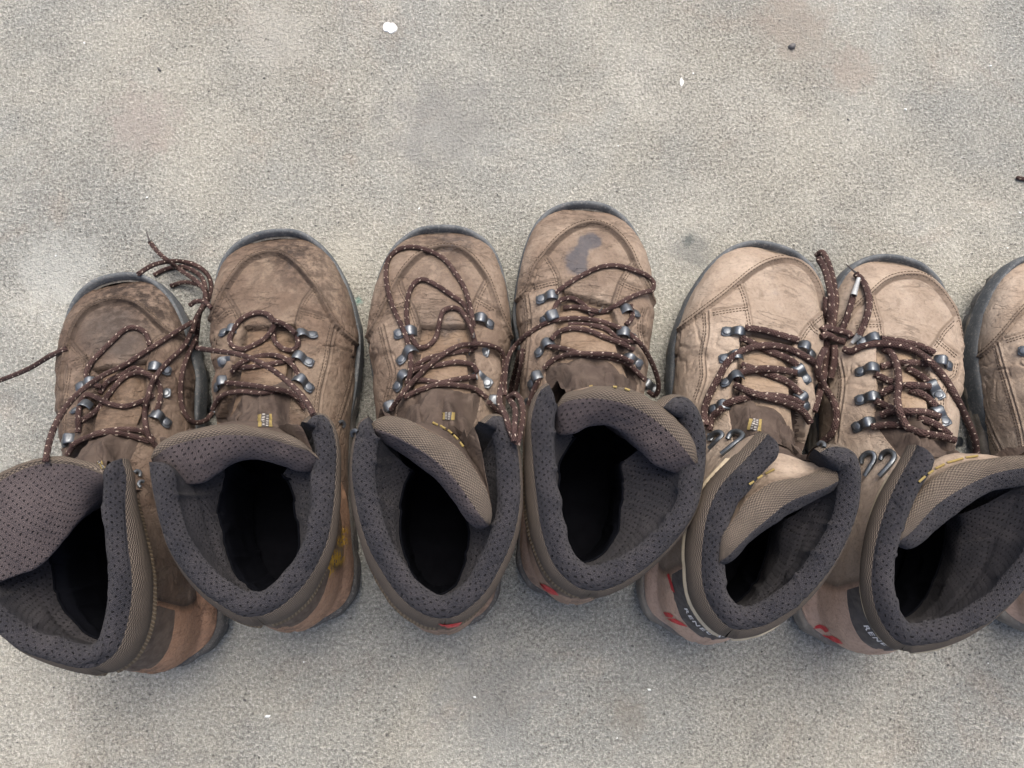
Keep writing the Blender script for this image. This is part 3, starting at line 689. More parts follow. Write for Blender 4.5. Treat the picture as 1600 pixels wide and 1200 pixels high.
    r4 = int(np.argmin(np.where((np.abs(ph)[None] < .45) & body, np.hypot(px[..., 0]-hl[-1, 0], px[..., 1]-hl[-1, 1]), 1e9))//NC_); r4 = min(max(r4, NT_+60), NT_+NF_-30)
    def sdist(line, flag): d = pdist(px, line); return np.where(flag, d, -d)
    dv = pdist(px, np.vstack([vamp, vamp[:1]])); dv = np.where(in_v, dv, -dv)
    dA = pdist(px, A)
    dt_ = pdist(px, np.vstack([throat, throat[:1]])); dt_ = np.where(in_t, dt_, -dt_)
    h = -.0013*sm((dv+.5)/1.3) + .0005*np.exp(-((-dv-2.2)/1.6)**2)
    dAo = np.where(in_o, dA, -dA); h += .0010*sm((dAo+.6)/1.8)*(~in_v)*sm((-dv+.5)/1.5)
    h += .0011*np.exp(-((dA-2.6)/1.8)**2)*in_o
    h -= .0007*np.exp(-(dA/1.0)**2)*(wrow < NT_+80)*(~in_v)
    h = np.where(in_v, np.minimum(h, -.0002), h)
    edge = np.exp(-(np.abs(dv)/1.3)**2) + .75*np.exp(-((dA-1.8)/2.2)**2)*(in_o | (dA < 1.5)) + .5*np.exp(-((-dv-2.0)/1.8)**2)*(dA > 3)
    for g in bd['grooves']:
        gl = catmull(g, 8); dg = pdist(px, gl); okg = okm & (wrow < NT_+NF_-4)
        h -= (.0010*np.exp(-(dg/1.1)**2)*okg); h += .0004*np.exp(-((dg-3)/2.0)**2)*okg*(~in_v)
        edge = edge + .9*np.exp(-(dg/1.7)**2)*okg
    th_ = sm((dt_+.6)/2.0)*sm((NT_+NF_-wrow)/8.0)
    pad = sm((dt_-8.5)/3.0)*sm((wrow-NT_-6)/8.0)
    h = h*(1-th_) - (.0062 - .0034*pad - .0009*sm((dt_-12)/16.0))*th_
    wtc = sm((wrow-(r4+8))/8.0)*th_; h += wtc*(.0042*(.35-np.abs(vnoise(PW, 58, sd_+16))) + .0022*(.35-np.abs(vnoise(PW*np.array([1.4, .8, 1]), 115, sd_+17))))
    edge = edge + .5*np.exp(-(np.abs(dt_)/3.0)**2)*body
    vrow = (wrow-(NT_+NF_-1))/NS_                           # 0..1 up the shaft
    kn0 = .60 - .0*ph; 
    aph = np.abs(ph)[None]
    # collar: knit top strip, piping below, leather flap in front
    knit0 = .66 - .20*sm((aph-.30)/.2); pip0 = knit0 - .10
    flapm = aph < GAP+.17*(1.0-.55*vrow)
    is_knit = (vrow >= np.where(flapm, .80, knit0)) & ~body
    is_pip = (vrow >= pip0) & ~is_knit & ~flapm & ~body
    lowsh = ~is_knit & ~is_pip & ~body
    is_strap = ((lowsh & (vrow > -1)) | (wrow > NT_+NF_-18)) & (aph > .66) & ~is_knit & ~is_pip
    h += np.where(is_pip, .0016*np.sin(np.pi*np.clip((vrow-pip0)/.10, 0, 1)), 0) + np.where(is_knit, .0012*np.sin(np.pi*np.clip((vrow-knit0)/(1-knit0), 0, 1)), 0)
    h -= np.where(lowsh & (aph > .45), .0012, 0)
    # heel counter line across the fan rows
    cnt = (wrow > NT_+84) & body & (aph > .64) & ~is_strap
    dcn = np.abs(aph-.64)*60; h += np.where((wrow > NT_+84) & body, .0008*sm((aph-.64)*40), 0)
    edge = edge + np.where((wrow > NT_+84) & body, np.exp(-(dcn/1.0)**2), 0)
    h *= (aph < .985)
    P2 = P + Nn*h[..., None]
    stain = np.zeros(P.shape[:2]); worn = np.zeros(P.shape[:2]); paint = np.zeros(P.shape[:2])
    for (x, y, r, s) in bd['stains']: stain += s*np.exp(-(((px[..., 0]-x)**2+(px[..., 1]-y)**2)/(r*r))**1.3)
    for (x, y, r, s) in bd['worn']: worn += s*np.exp(-((px[..., 0]-x)**2+(px[..., 1]-y)**2)/(r*r))
    for (x, y, r, s) in bd.get('yellow', []): paint += s*np.exp(-(((px[..., 0]-x)**2+(px[..., 1]-y)**2)/(r*r))**2)
    polish = np.zeros(P.shape[:2])
    for (x, y, r, s) in bd.get('polish', []): polish += s*np.exp(-(((px[..., 0]-x)**2+(px[..., 1]-y)**2)/(r*r))**2)
    polish = np.clip(polish, 0, .85)*(in_v | (dv > -6))
    # ground-in dirt along the welt
    worn = np.clip(worn + (.5 if tone != 'light' else .15)*sm((aph-.86)/.12)*body, 0, 1)
    attrs = dict(edge=np.clip(edge, 0, 1)*np.ones(P.shape[:2]), stain=np.clip(stain, 0, 1), worn=worn, paint=np.clip(paint, 0, 1), polish=polish)
    uvs = grid_uv(P2)
    fc = lambda m: (np.broadcast_to(m, P.shape[:2])[:-1, :-1]).copy()
    hole = fc(aph < GAP-.004) & fc(wrow >= NT_+NF_-1)
    hole |= (np.broadcast_to(aph, P.shape[:2])[:-1, 1:] < GAP-.004) & fc(wrow >= NT_+NF_-1)
    f_t = fc(dt_ > .4) & fc(body) & ~hole; f_v = fc(in_v) & ~f_t; f_o = fc(in_o) & ~f_v & ~f_t
    f_kn, f_pi, f_st, f_cn = fc(is_knit) & ~hole, fc(is_pip) & ~hole, fc(is_strap) & ~hole, fc(cnt)
    f_tc = f_t & (fc(wrow > r4+10) | fc((dt_ < 9.0) & (wrow > NT_+8))); f_t = f_t & ~f_tc
    f_q = ~(f_tc | f_t | f_v | f_o | f_kn | f_pi | f_st | f_cn | hole)
    Lm, Vm, Hm = MAT['L_'+tone], MAT['V_'+tone], MAT['H_'+tone]
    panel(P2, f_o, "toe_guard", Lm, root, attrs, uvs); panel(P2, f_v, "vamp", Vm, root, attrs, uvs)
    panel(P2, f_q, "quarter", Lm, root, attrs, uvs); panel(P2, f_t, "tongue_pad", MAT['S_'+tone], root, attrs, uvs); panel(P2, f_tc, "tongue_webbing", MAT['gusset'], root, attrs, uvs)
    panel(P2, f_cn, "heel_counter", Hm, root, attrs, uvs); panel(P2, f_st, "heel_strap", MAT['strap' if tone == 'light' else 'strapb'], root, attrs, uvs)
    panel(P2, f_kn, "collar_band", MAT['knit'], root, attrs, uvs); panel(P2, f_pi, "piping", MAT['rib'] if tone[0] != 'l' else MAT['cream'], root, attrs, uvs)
    WP2 = fr.w(P2); add_ray(WP2, ~hole)
    # ------------------------------------------------ padded collar lining, following the shaft from the rim inwards
    spec = [(0,0),(.0012,.0026),(.0030,.0046),(.0055,.0058),(.0082,.0056),(.0108,.0040),(.0128,.0008),(.0142,-.004),(.0152,-.010),(.0160,-.018),(.0165,-.027),(.0165,-.037),(.0155,-.048),(.0135,-.060),(.011,-.074),(.009,-.090),(.009,-.106)]
    sp = np.array(spec)*k; spd = catmull(sp, 4)
    lines = []
    for sgn in (-1, 1):
        m = np.where((ph*sgn) >= GAP-.002)[0]; m = m if sgn < 0 else m
        lines.append(m)
    segs = []
    rimL = np.concatenate([lines[0][::-1], lines[1][::-1][1:]])   # left end -> heel -> right end
    # lines[0] runs base(-1)..-GAP ; reorder to start at the flap end
    Ls = lines[0][::-1]; Rs = lines[1][::-1]                      # both flap end -> back for L; R: back(1) -> gap
    order = np.concatenate([Ls, Rs[1:]])
    r2 = P2[-1][order]; r1 = P2[NT_+NF_-1][order]; n2 = N2[order]
    dl = arclen(r2); de = np.minimum(dl, dl[-1]-dl); tap = np.sqrt(1-(1-np.clip(de/.010, 0, 1))**2)*.9+.1; tap[0] = tap[-1] = 0
    n2 = np.stack([gsmooth(n2[:, j], 2.0) for j in range(3)], 1); n2 /= np.linalg.norm(n2, axis=1, keepdims=True)
    Lg = np.zeros((len(spd), len(order), 3))
    hgt = np.maximum(r2[:, 2]-r1[:, 2], .02)
    for i, (o_, d_) in enumerate(spd):
        dep = np.maximum(-d_, 0); f = np.clip(dep/hgt, 0, 1)
        # exterior at this depth
        rowf = (1-f)*NS_; r0 = np.clip(np.floor(rowf).astype(int), 0, NS_-1); fr_ = rowf-r0
        S = P2[NT_+NF_-1:]; ext = S[r0, order]*(1-fr_)[:, None] + S[np.minimum(r0+1, NS_), order]*fr_[:, None]
        q = ext - n2*(o_*tap)[:, None]
        if d_ < 0: q[:, 2] = r2[:, 2] + d_
        else: q[:, 2] = r2[:, 2] + d_*tap
        deep = np.clip((dep-hgt)/.05, 0, 1)
        cen = np.array([0, .075*k, 0]); q[:, :2] = q[:, :2]*(1-.16*deep)[:, None] + cen[:2]*(.16*deep)[:, None]
        Lg[i] = q
    wl_ = fr.w(Lg); bump_ = .0011*vnoise(wl_, 42, sd_+9) + .0006*vnoise(wl_, 110, sd_+14) - .0011*np.exp(-(vnoise(wl_*np.array([1, 1, .35]), 55, sd_+15)/.12)**2); Lg[3:] += (n2[None]*bump_[..., None])[3:]
    luv = grid_uv(Lg); lrow = np.arange(len(spd))[:-1, None]+0*np.arange(len(order)-1)[None]
    cut = int(np.argmin(np.abs(spd[:, 1]+(.036 if not bd.get('front') else .060)*k))); seam_w = (np.sin(np.arange(len(order)-1)*.35)*1.2).astype(int)
    fz = np.broadcast_to(sm((.030-de)/.008)[None]*sm((.024+spd[:, 1])/.004)[:, None]*sm((-spd[:, 1]-.0005)/.003)[:, None], Lg.shape[:2]).copy()
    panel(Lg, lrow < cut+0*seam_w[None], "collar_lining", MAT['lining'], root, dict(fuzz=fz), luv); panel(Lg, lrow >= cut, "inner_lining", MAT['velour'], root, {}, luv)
    sp_ = Lg[cut]+n2*(-.0006); V_, F_, U_ = tube(sp_, .0007, 6); link("lining_seam", mesh_from("lining_seam", V_, F_, MAT['velour'], uv=U_), root)
    add_ray(fr.w(Lg))
    # tab of worn black velour where the lining meets the flap end (right flap)
    # footbed
    th = np.linspace(0, 2*np.pi, 49)[:-1]; zf = r2[:, 2].mean() - .104*k
    ins = np.stack([.032*k*np.cos(th), (.115 + .090*np.sin(th))*k, 0*th+.048], 1)
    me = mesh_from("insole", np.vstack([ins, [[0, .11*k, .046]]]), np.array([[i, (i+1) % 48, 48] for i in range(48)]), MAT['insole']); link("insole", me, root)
    # ------------------------------------------------ upper tongue
    T2, T3, T4 = tong; n_t = T2.shape[0]
    er = np.minimum(np.arange(n_t), n_t-1-np.arange(n_t))/(n_t-1); rnd_ = np.sqrt(np.clip(1-(1-np.clip(er/.05, 0, 1))**2, 0, 1))[:, None]*.93+.07
    mid_ = (T2+T3+T4)/3; mid_ = mid_*.5+T3*.5; T2 = mid_+(T2-mid_)*rnd_; T3 = mid_+(T3-mid_)*rnd_; T4 = mid_+(T4-mid_)*rnd_
    mid = np.where(np.abs(ph) <= GAP*1.0)[0]; base = P2[NT_+NF_-3][mid]; base = resample(base, n_t)
    base = base - Nn[NT_+NF_-3][mid][len(mid)//2]*.001
    lead = R1[mid][len(mid)//2]
    rows = [base]
    up = np.array([0, 0, 1.0])
    m1 = base*.55 + T2*.45; m1[:, 2] = base[:, 2]*.45+T2[:, 2]*.55; m1[:, 1] += .004
    m2 = base*.2 + T2*.8; m2[:, 2] = base[:, 2]*.12+T2[:, 2]*.88 + .002
    if bd.get('front'): m2[:, 2] = base[:, 2]*.2+T2[:, 2]*.8
    rows += [m1, m2, T2]
    e1 = T2*.5+T3*.5; e1[:, 2] += .0022; e2 = T3.copy()
    e3 = T3*.75+T4*.25; e3[:, 2] = T3[:, 2]*.8+T4[:, 2]*.2 + .0008
    e4 = T3*.35+T4*.65; e4[:, 2] = T3[:, 2]*.45+T4[:, 2]*.55 + .0008
    b5 = base.copy(); b5[:, 2] = .13
    e5 = T4.copy(); e6 = T4*.93+b5*.07; e6[:, 2] = T4[:, 2]-.006; e7 = T4*.75+b5*.25; e7[:, 2] = T4[:, 2]-.018; e8 = T4*.45+b5*.55; e8[:, 2] = T4[:, 2]-.04
    e9 = T4*.3+b5*.7; e9[:, 2] = T4[:, 2]-.065
    rows += [e1, e2, e3, e4, e5, e6, e7, e8, e9]
    G = np.array(rows)
    Gd = np.stack([catmull(G[:, j], 6) for j in range(n_t)], 1)
    nb = grid_normals(Gd); sgn_ = 1 if nb[20, n_t//2, 2] > 0 else -1
    Gd += nb*sgn_*(.0012*vnoise(fr.w(Gd), 60, sd_+4) + .0005*vnoise(fr.w(Gd), 160, sd_+6))[..., None]
    uvg = grid_uv(Gd); nr = Gd.shape[0]; rid = np.arange(nr)[:, None]+0*np.arange(n_t)[None]
    zat = {k_: np.zeros(Gd.shape[:2]) for k_ in ('stain', 'worn', 'paint')}; zat['edge'] = np.exp(-((rid-17)/1.2)**2)*.8+ .8*np.exp(-((rid-19)/1.0)**2)
    zat['worn'] = zat['worn']+.3
    fr_rows = fc2 = rid[:-1, :-1]
    clo = 14 if not bd.get('front') else 5
    panel(Gd, (fr_rows < clo), "tongue_cloth", MAT['gusset'], root, {}, uvg)
    panel(Gd, (fr_rows >= clo) & (fr_rows < 18), "tongue_leather", Lm, root, zat, uvg)
    panel(Gd, (fr_rows >= 18) & (fr_rows < 30), "tongue_binding", MAT['knit'], root, {}, uvg)
    panel(Gd, (fr_rows >= 30), "tongue_lining", MAT['tlining'] if not bd.get('front') else MAT['lining'], root, {}, uvg)
    add_ray(fr.w(Gd))
    # ------------------------------------------------ gusset cloth bunched between flap edges and tongue
    for sgn in (-1, 1):
        jf = int(np.argmin(np.abs(ph-sgn*GAP*1.03))); ncol = 26; low = np.arange(r4-14, NT_+NF_-2, 2); hi = np.arange(NT_+NF_-1, NT_+NF_+int(NS_*.72), 2)
        g = []
        for r in low:
            f = (r-low[0])/(low[-1]-low[0]); ins_ = np.where(dt_[r] > .5)[0]
            if len(ins_) < 12: ins_ = np.where(np.abs(ph) < GAP)[0]
            j0, j1 = (ins_[0], ins_[-1]) if sgn < 0 else (ins_[-1], ins_[0]); jt = int(j0+(j1-j0)*(.04+.32*sm(f*2.4))); jo = int(j0-(j1-j0)*.03)
            a_, b_ = P[r, jo]-Nn[r, jo]*.0010, P2[r, jt]+Nn[r, jt]*.0003
            g.append(a_[None]*(1-np.linspace(0, 1, ncol)[:, None]) + b_[None]*np.linspace(0, 1, ncol)[:, None])
        for q_, r in enumerate(hi):
            f = q_/(len(hi)-1); tcol = (3 if sgn < 0 else n_t-4) if f > .5 else (10 if sgn < 0 else n_t-11); tcol = int(round((12-9*f))) if sgn < 0 else n_t-1-int(round(12-9*f))
            a_, b_ = P2[r, jf]-np.array([sgn*.0015, 0, 0]), Gd[int(f*15), tcol]+np.array([0, .0008, 0])
            g.append(a_[None]*(1-np.linspace(0, 1, ncol)[:, None]) + b_[None]*np.linspace(0, 1, ncol)[:, None])
        g = np.array(g); b = np.linspace(0, 1, ncol)[None]; a = np.linspace(0, 1, len(g))[:, None]
        for q_ in range(3): g[:, q_] = g[:, q_]
        ng = Nn[NT_+NF_-16, NC_//2]*1.0; ng = ng/np.linalg.norm(ng)
        fold = np.sin(np.pi*b)**.7*sm(a*4)*(.0048 + .0022*np.sin(b*9+a*7*sgn+bi*1.7) + .0055*(.5-np.abs(vnoise(fr.w(g), 62, sd_+8))) + .0030*(.4-np.abs(vnoise(fr.w(g)*np.array([1.5, .7, 1]), 120, sd_+10))))
        g = g + ng*fold[..., None]
        me = mesh_from("gusset", g.reshape(-1, 3), gridF(*g.shape[:2]), MAT['gusset'], uv=grid_uv(g)); link("gusset", me, root); add_ray(fr.w(g), st=1)
    # ------------------------------------------------ sole
    o0, nn0 = sole_outline(k, side, bd['wscale']); n = len(o0); s_ = np.arange(n)
    spring = lambda y: .012*sm((y/k-.22)/.085)
    prof_out = [(-.006,.0),(.0005,.0008),(.0024,.004),(.0029,.009),(.0026,.0125)]
    lug = (np.sin(s_/n*2*np.pi*34) > .15)*1.0
    V = []
    for d, z in prof_out:
        dd = d - (.0018*(1-lug) if z < .0095 else 0); xy = o0+nn0*(np.zeros(n)+dd)[:, None]
        V.append(np.c_[xy, z + spring(o0[:, 1])*.95])
    def closed(name, rows, mat, cap_lo=False, cap_hi=False):
        R = len(rows); V_ = np.vstack(rows); F = gridF(R, n, closed=True); F = [list(f) for f in F]
        if cap_lo: F.append(list(range(n))[::-1])
        if cap_hi: F.append([ (R-1)*n+i for i in range(n)])
        me = mesh_from(name, V_, F, mat, uv=np.zeros((len(V_), 2))); return link(name, me, root)
    closed("outsole", V, MAT['sole'], cap_lo=True)
    toe_f = sm((o0[:, 1]/k-.225)/.05)
    ml = [(.0024,.0123),(.0036,.0138),(.0038,.0175),(.0030,.0185),(.0034,.0200),(.0032,.0245),(.0018,.0268),(-.002,.0272)]
    wig = .0005*np.sin(s_*.9)+.0004*np.sin(s_*.37+bi)
    closed("midsole", [np.c_[o0+nn0*(d + (wig if .013 < z < .025 else 0*wig))[:, None], z+spring(o0[:, 1])] for d, z in ml], MAT['midsole'] if tone == 'light' else MAT['dmid'])
    # rubber rand wrapping the forefoot, standing a little off the leather
    sel = np.where(o0[:, 1]/k > .135)[0]; a0 = np.argmin(o0[sel, 0]*0 + sel)
    oo, no = o0[sel], nn0[sel]; f_ = sm((oo[:, 1]/k-.135)/.06); hh = (.0046*f_ + .0018)
    gapn = (.0014 if tone != 'light' else .0002)*np.abs(vnoise(fr.w(np.c_[oo, 0*f_]), 40, sd_+12))*f_
    rd = [( .0042, -.010), (.0045, -.004), (.0040, .45), (.0032, .85), (.0024, 1.0), (.0010, 1.0), (-.0002, .8), (-.0014, .2)]
    Rg = np.array([np.c_[oo+no*((d*f_ + .001*(1-f_)) + gapn*(d < .004))[:, None], .0262 + spring(oo[:, 1]) + (hh*t_ if t_ > 0 else t_)] for d, t_ in rd])
    me = mesh_from("toe_rand", Rg.reshape(-1, 3), gridF(*Rg.shape[:2]), MAT['rand']); link("toe_rand", me, root)
    add_ray(fr.w(Rg), st=1)
    SURF[bi] = dict(fr=fr, k=k, rim=rim, tong=tong, P=P2, N=Nn, root=root, bd=bd, A=A, vamp=vamp, hole=hole, ph=ph)
    return root
for bi_, bd_ in enumerate(BOOTS): build_boot(bi_, bd_)
# ------------------------------------------------------------------ hooks, stitching, print, laces
def cast(bvh, px):
    """from photo pixels onto a surface: hit points, normals and ray directions (world)"""
    D = ray(px); D /= np.linalg.norm(D, axis=1, keepdims=True); H, Nm, T = [], [], []
    for d in D:
        h, n, i, t = bvh.ray_cast(Vector(C0), Vector(d))
        if h is None: t = CAM_H/-d[2]; h = C0+d*t; n = (0, 0, 1)
        n = np.array(n); n = n if n @ d < 0 else -n
        H.append(np.array(h)); Nm.append(n); T.append(t)
    return np.array(H), np.array(Nm), np.array(T), D
def ribbon(path, width, thick, nc=7):
    """bent plate: path (n,2) of along/up metres, width per point; returns local verts/faces, x along, y across, z up"""
    path = np.asarray(path); n = len(path); t = np.gradient(path, axis=0); t /= np.linalg.norm(t, axis=1, keepdims=True); nn = np.c_[-t[:, 1], t[:, 0]]
    ang = np.linspace(0, 2*np.pi, 13)[:-1]; cy, cz = np.cos(ang), np.sin(ang); cy = np.sign(cy)*np.abs(cy)**.6; cz = np.sign(cz)*np.abs(cz)**.8
    V = np.zeros((n, 12, 3))
    for i in range(n):
        V[i, :, 0] = path[i, 0] + nn[i, 0]*cz*thick/2; V[i, :, 2] = path[i, 1] + nn[i, 1]*cz*thick/2; V[i, :, 1] = cy*width[i]/2
    F = [list(f) for f in gridF(n, 12, closed=True)] + [list(range(12))[::-1], [(n-1)*12+i for i in range(12)]]
    return V.reshape(-1, 3), F
pth = catmull([(-.0042,.0007),(-.001,.0009),(.0020,.0012),(.0036,.0026),(.0055,.0042),(.0078,.0047),(.0098,.0038),(.0112,.0014),(.0116,-.0012)], 4)
wd = np.interp(pth[:, 0], [-.0042,-.002,.002,.0055,.009,.0122], [.0058,.0080,.0074,.0066,.0076,.0068])
hv, hf = ribbon(pth, wd, .0011); ME_HOOK = mesh_from("lace_hook", hv, hf, MAT['metal'])
r_ = [(0,.0021),(.0018,.0021),(.0027,.0019),(.0029,.0015),(.0030,.0013),(.0037,.0011),(.0039,.0002)]; a_ = np.linspace(0, 2*np.pi, 17)[:-1]
rv = np.vstack([np.c_[r*np.cos(a_)+1e-6, r*np.sin(a_), 0*a_+z] for r, z in r_]); rv[:, 0] -= .0006
ME_RIV = mesh_from("rivet", rv, gridF(len(r_), 16, closed=True), MAT['metal'])
ME_HOOKG = ME_HOOK.copy(); ME_HOOKG.materials[0] = MAT['gun']; ME_RIVG = ME_RIV.copy(); ME_RIVG.materials[0] = MAT['gun']
GLOBAL = make_bvh(ALLTRI)
def place_hook(S, bvh, riv, loop, gun, sc=1.0, name="lace_hook"):
    H, Nm, T, D = cast(bvh, np.array([riv, loop], float)); n = Nm.mean(0); n /= np.linalg.norm(n)
    X = H[1]-H[0]; X -= n*(X @ n); X /= np.linalg.norm(X); Y = np.cross(n, X)
    Mw = Matrix(((X[0], Y[0], n[0], H[0][0]), (X[1], Y[1], n[1], H[0][1]), (X[2], Y[2], n[2], H[0][2]), (0, 0, 0, 1))) @ Matrix.Scale(sc, 4)
    root = S['root']; Mr = Matrix.Translation(root.location) @ root.rotation_euler.to_matrix().to_4x4()
    o = link(name, ME_HOOKG if gun else ME_HOOK, root); o.matrix_basis = Mr.inverted() @ Mw
    q = link("rivet", ME_RIVG if gun else ME_RIV, o)
SPEED = {4: [[(1108,701),(1119,690),(1128,682),(1126,676),(1118,676),(1110,682),(1107,688)], [(1127,710),(1143,697),(1158,685),(1160,679),(1152,674),(1142,677),(1137,686)]],
         5: [[(1351,744),(1358,732),(1366,718),(1364,709),(1355,708),(1347,715),(1345,724)], [(1374,744),(1385,732),(1396,718),(1396,709),(1388,705),(1379,709),(1376,719)]]}
def to_root(S, W): return S['fr'].l(W)
LACED = []          # every laid cord sample: (px, t, radius in px)
def lay(pxs, r, start=None):
    c = catmull(np.array(pxs, float), 10); n = max(8, int(arclen(c)[-1]/2.2)); c = resample(c, n)
    H, Nm, T, D = cast(GLOBAL, c)
    cosn = np.clip(-(Nm*D).sum(1), .45, 1); t = T - r*1.05/cosn
    ds = np.concatenate([[0], np.cumsum(np.linalg.norm(np.diff(c, axis=0), axis=1))])*t.mean()/FPX
    def env(t):
        for i in range(1, n): t[i] = min(t[i], t[i-1] + 1.1*(ds[i]-ds[i-1]))
        for i in range(n-2, -1, -1): t[i] = min(t[i], t[i+1] + 1.1*(ds[i+1]-ds[i]))
        return t
    t = env(t); t = gsmooth(t, 2.0)
    rp = r/t*FPX
    if LACED:
        Q = np.vstack([a for a, _, _ in LACED]); TQ = np.concatenate([b for _, b, _ in LACED]); RQ = np.concatenate([x for _, _, x in LACED])
        for i in range(n):
            d = np.hypot(*(Q-c[i]).T); m = d < rp[i]*1.9
            if m.any():
                dd = d[m]/(rp[i]*2); tq = TQ[m] - (RQ[m]+r)*.93*np.sqrt(np.clip(1-dd**2, 0, 1)); v = tq.min()
                if t[i]-v < .03: t[i] = min(t[i], v)
    for i in range(n):
        j = np.arange(0, max(0, i-int(7*r*1000)))
        if len(j):
            d = np.hypot(*(c[j]-c[i]).T); m = d < rp[i]*1.9
            if m.any():
                v = (t[j][m] - 1.86*r*np.sqrt(np.clip(1-(d[m]/(rp[i]*2))**2, 0, 1))).min()
                if t[i]-v < .03: t[i] = min(t[i], v)
    t = env(t); t2 = gsmooth(t, 2.2); t = np.minimum(t2, t+.0006)
    LACED.append((c, t, np.full(n, r)))
    return C0 + D*t[:, None], D
def stitch_row(S, bvh, line, off, acc, L=.0013, gap=.0010, wd=.00028):
    c = catmull(line, 8); s = arclen(c); c = resample(c, max(3, int(s[-1]/1.5))); t = np.gradient(c, axis=0); t /= np.linalg.norm(t, axis=1, keepdims=True)+1e-9
    c = c + np.stack([-t[:, 1], t[:, 0]], 1)*off; s = arclen(c); stp = 5.2; n = int(s[-1]/stp)
    if n < 2: return
    u = (np.arange(n)+.5)*stp; p0 = np.stack([np.interp(u-1.6, s, c[:, j]) for j in (0, 1)], 1); p1 = np.stack([np.interp(u+1.6, s, c[:, j]) for j in (0, 1)], 1)
    H0, N0, _, D = cast(bvh, p0); H1, N1, _, _ = cast(bvh, p1)
    for a, b, nn, d in zip(H0, H1, N0, D):
        X = (b-a)/2; l = np.linalg.norm(X)
        if l > .0022 or -(nn @ d) < .2 or (a[2] < .02): continue
        Y = np.cross(nn, X/l); acc.add(to_root(S, boxv((a+b)/2+nn*.0001, X, Y*wd, nn*.00032)), BOXF)
def text_on(S, bvh, txt, base, size_px, mat, name, lift=.0004, shear=.25):
    cu = bpy.data.curves.new(name, 'FONT'); cu.body = txt; cu.size = 1.0; cu.shear = shear; cu.offset = .012; cu.resolution_u = 3; cu.space_character = 1.12
    o = bpy.data.objects.new(name, cu); COL.objects.link(o); bpy.context.view_layer.update()
    me = bpy.data.meshes.new_from_object(o.evaluated_get(bpy.context.evaluated_depsgraph_get())); bpy.data.objects.remove(o)
    v = np.zeros(len(me.vertices)*3); me.vertices.foreach_get("co", v); v = v.reshape(-1, 3)
    c = catmull(np.array(base, float), 8); s = arclen(c); t = np.gradient(c, axis=0); t /= np.linalg.norm(t, axis=1, keepdims=True)
    u = v[:, 0]/v[:, 0].max()*s[-1]
    p = np.stack([np.interp(u, s, c[:, j]) for j in (0, 1)], 1); tt = np.stack([np.interp(u, s, t[:, j]) for j in (0, 1)], 1)
    p = p + np.stack([tt[:, 1], -tt[:, 0]], 1)*(v[:, 1:2]*size_px)
    H, Nm, _, _ = cast(bvh, p); W = to_root(S, H+Nm*lift); me.vertices.foreach_set("co", W.astype(np.float32).ravel()); me.update()
    me.materials.clear(); me.materials.append(mat); me.name = name; return link(name, me, S['root'])
def patch_on(S, bvh, poly, mat, name, lift=.0004):
    """thin printed patch: polygon in pixels fanned about its centre in a few rings so that it follows the surface"""
    p = resample(np.vstack([poly, poly[:1]]).astype(float), 41)[:-1]; c = p.mean(0); rows = [c+(p-c)*f for f in (1, .75, .5, .25, .02)]
    Q = np.vstack(rows); H, Nm, _, _ = cast(bvh, Q); return link(name, mesh_from(name, to_root(S, H+Nm*lift), gridF(5, 40, closed=True), mat), S['root'])

for bi, S in SURF.items():
    bd, root, fr = S['bd'], S['root'], S['fr']; P2 = S['P']; light = bd['tone'] == 'light'
    F = gridF(*P2.shape[:2])[~S['hole'].ravel()]; bvh = BVHTree.FromPolygons(fr.w(P2).reshape(-1, 3).tolist(), F.tolist()); S['bvh'] = bvh
    for rv_, lp in bd['hl'] + bd['hr']: place_hook(S, bvh, rv_, lp, light, 1.0 if bi > 1 else .95)
    for x, y in ([] if bi in SPEED else bd['sl']) + bd['sr']:
        c_ = proj(fr.w(np.array([[0, .07, .16]])))[0]; d_ = c_-np.array([x, y]); d_ /= np.linalg.norm(d_); e_ = np.array([-d_[1], d_[0]])
        W, _ = lay([np.array([x, y])+e_*5, np.array([x, y])+e_*3-d_*5, np.array([x, y])-e_*3-d_*5, np.array([x, y])-e_*5], .0012); LACED.pop()
        V, F2, U = tube(to_root(S, W), .0012, 8); link("speed_hook", mesh_from("speed_hook", V, F2, MAT['metal']), root)
    for pxs in SPEED.get(bi, []):
        W, _ = lay(pxs, .0015); LACED.pop(); V, F2, U = tube(to_root(S, W), .0018, 10); link("speed_hook", mesh_from("speed_hook", V, F2, MAT['gun']), root)
    acc = Acc(); A, vl, vr = np.array(bd['A'], float), np.array(bd['vl'], float), np.array(bd['vr'], float)
    for off in (-4.5, -8.5): stitch_row(S, bvh, A, off, acc)
    for off in (4.5, 8.5): stitch_row(S, bvh, vl, off, acc)
    for off in (-4.5, -8.5): stitch_row(S, bvh, vr, off, acc)
    for g in bd['grooves']:
        for off in (4.0, 8.0): stitch_row(S, bvh, np.array(g, float), off, acc)
    V, F2, U = acc.get(); link("stitching", mesh_from("stitching", V, F2, MAT['stitch'], smooth=False), root, kind='stuff')
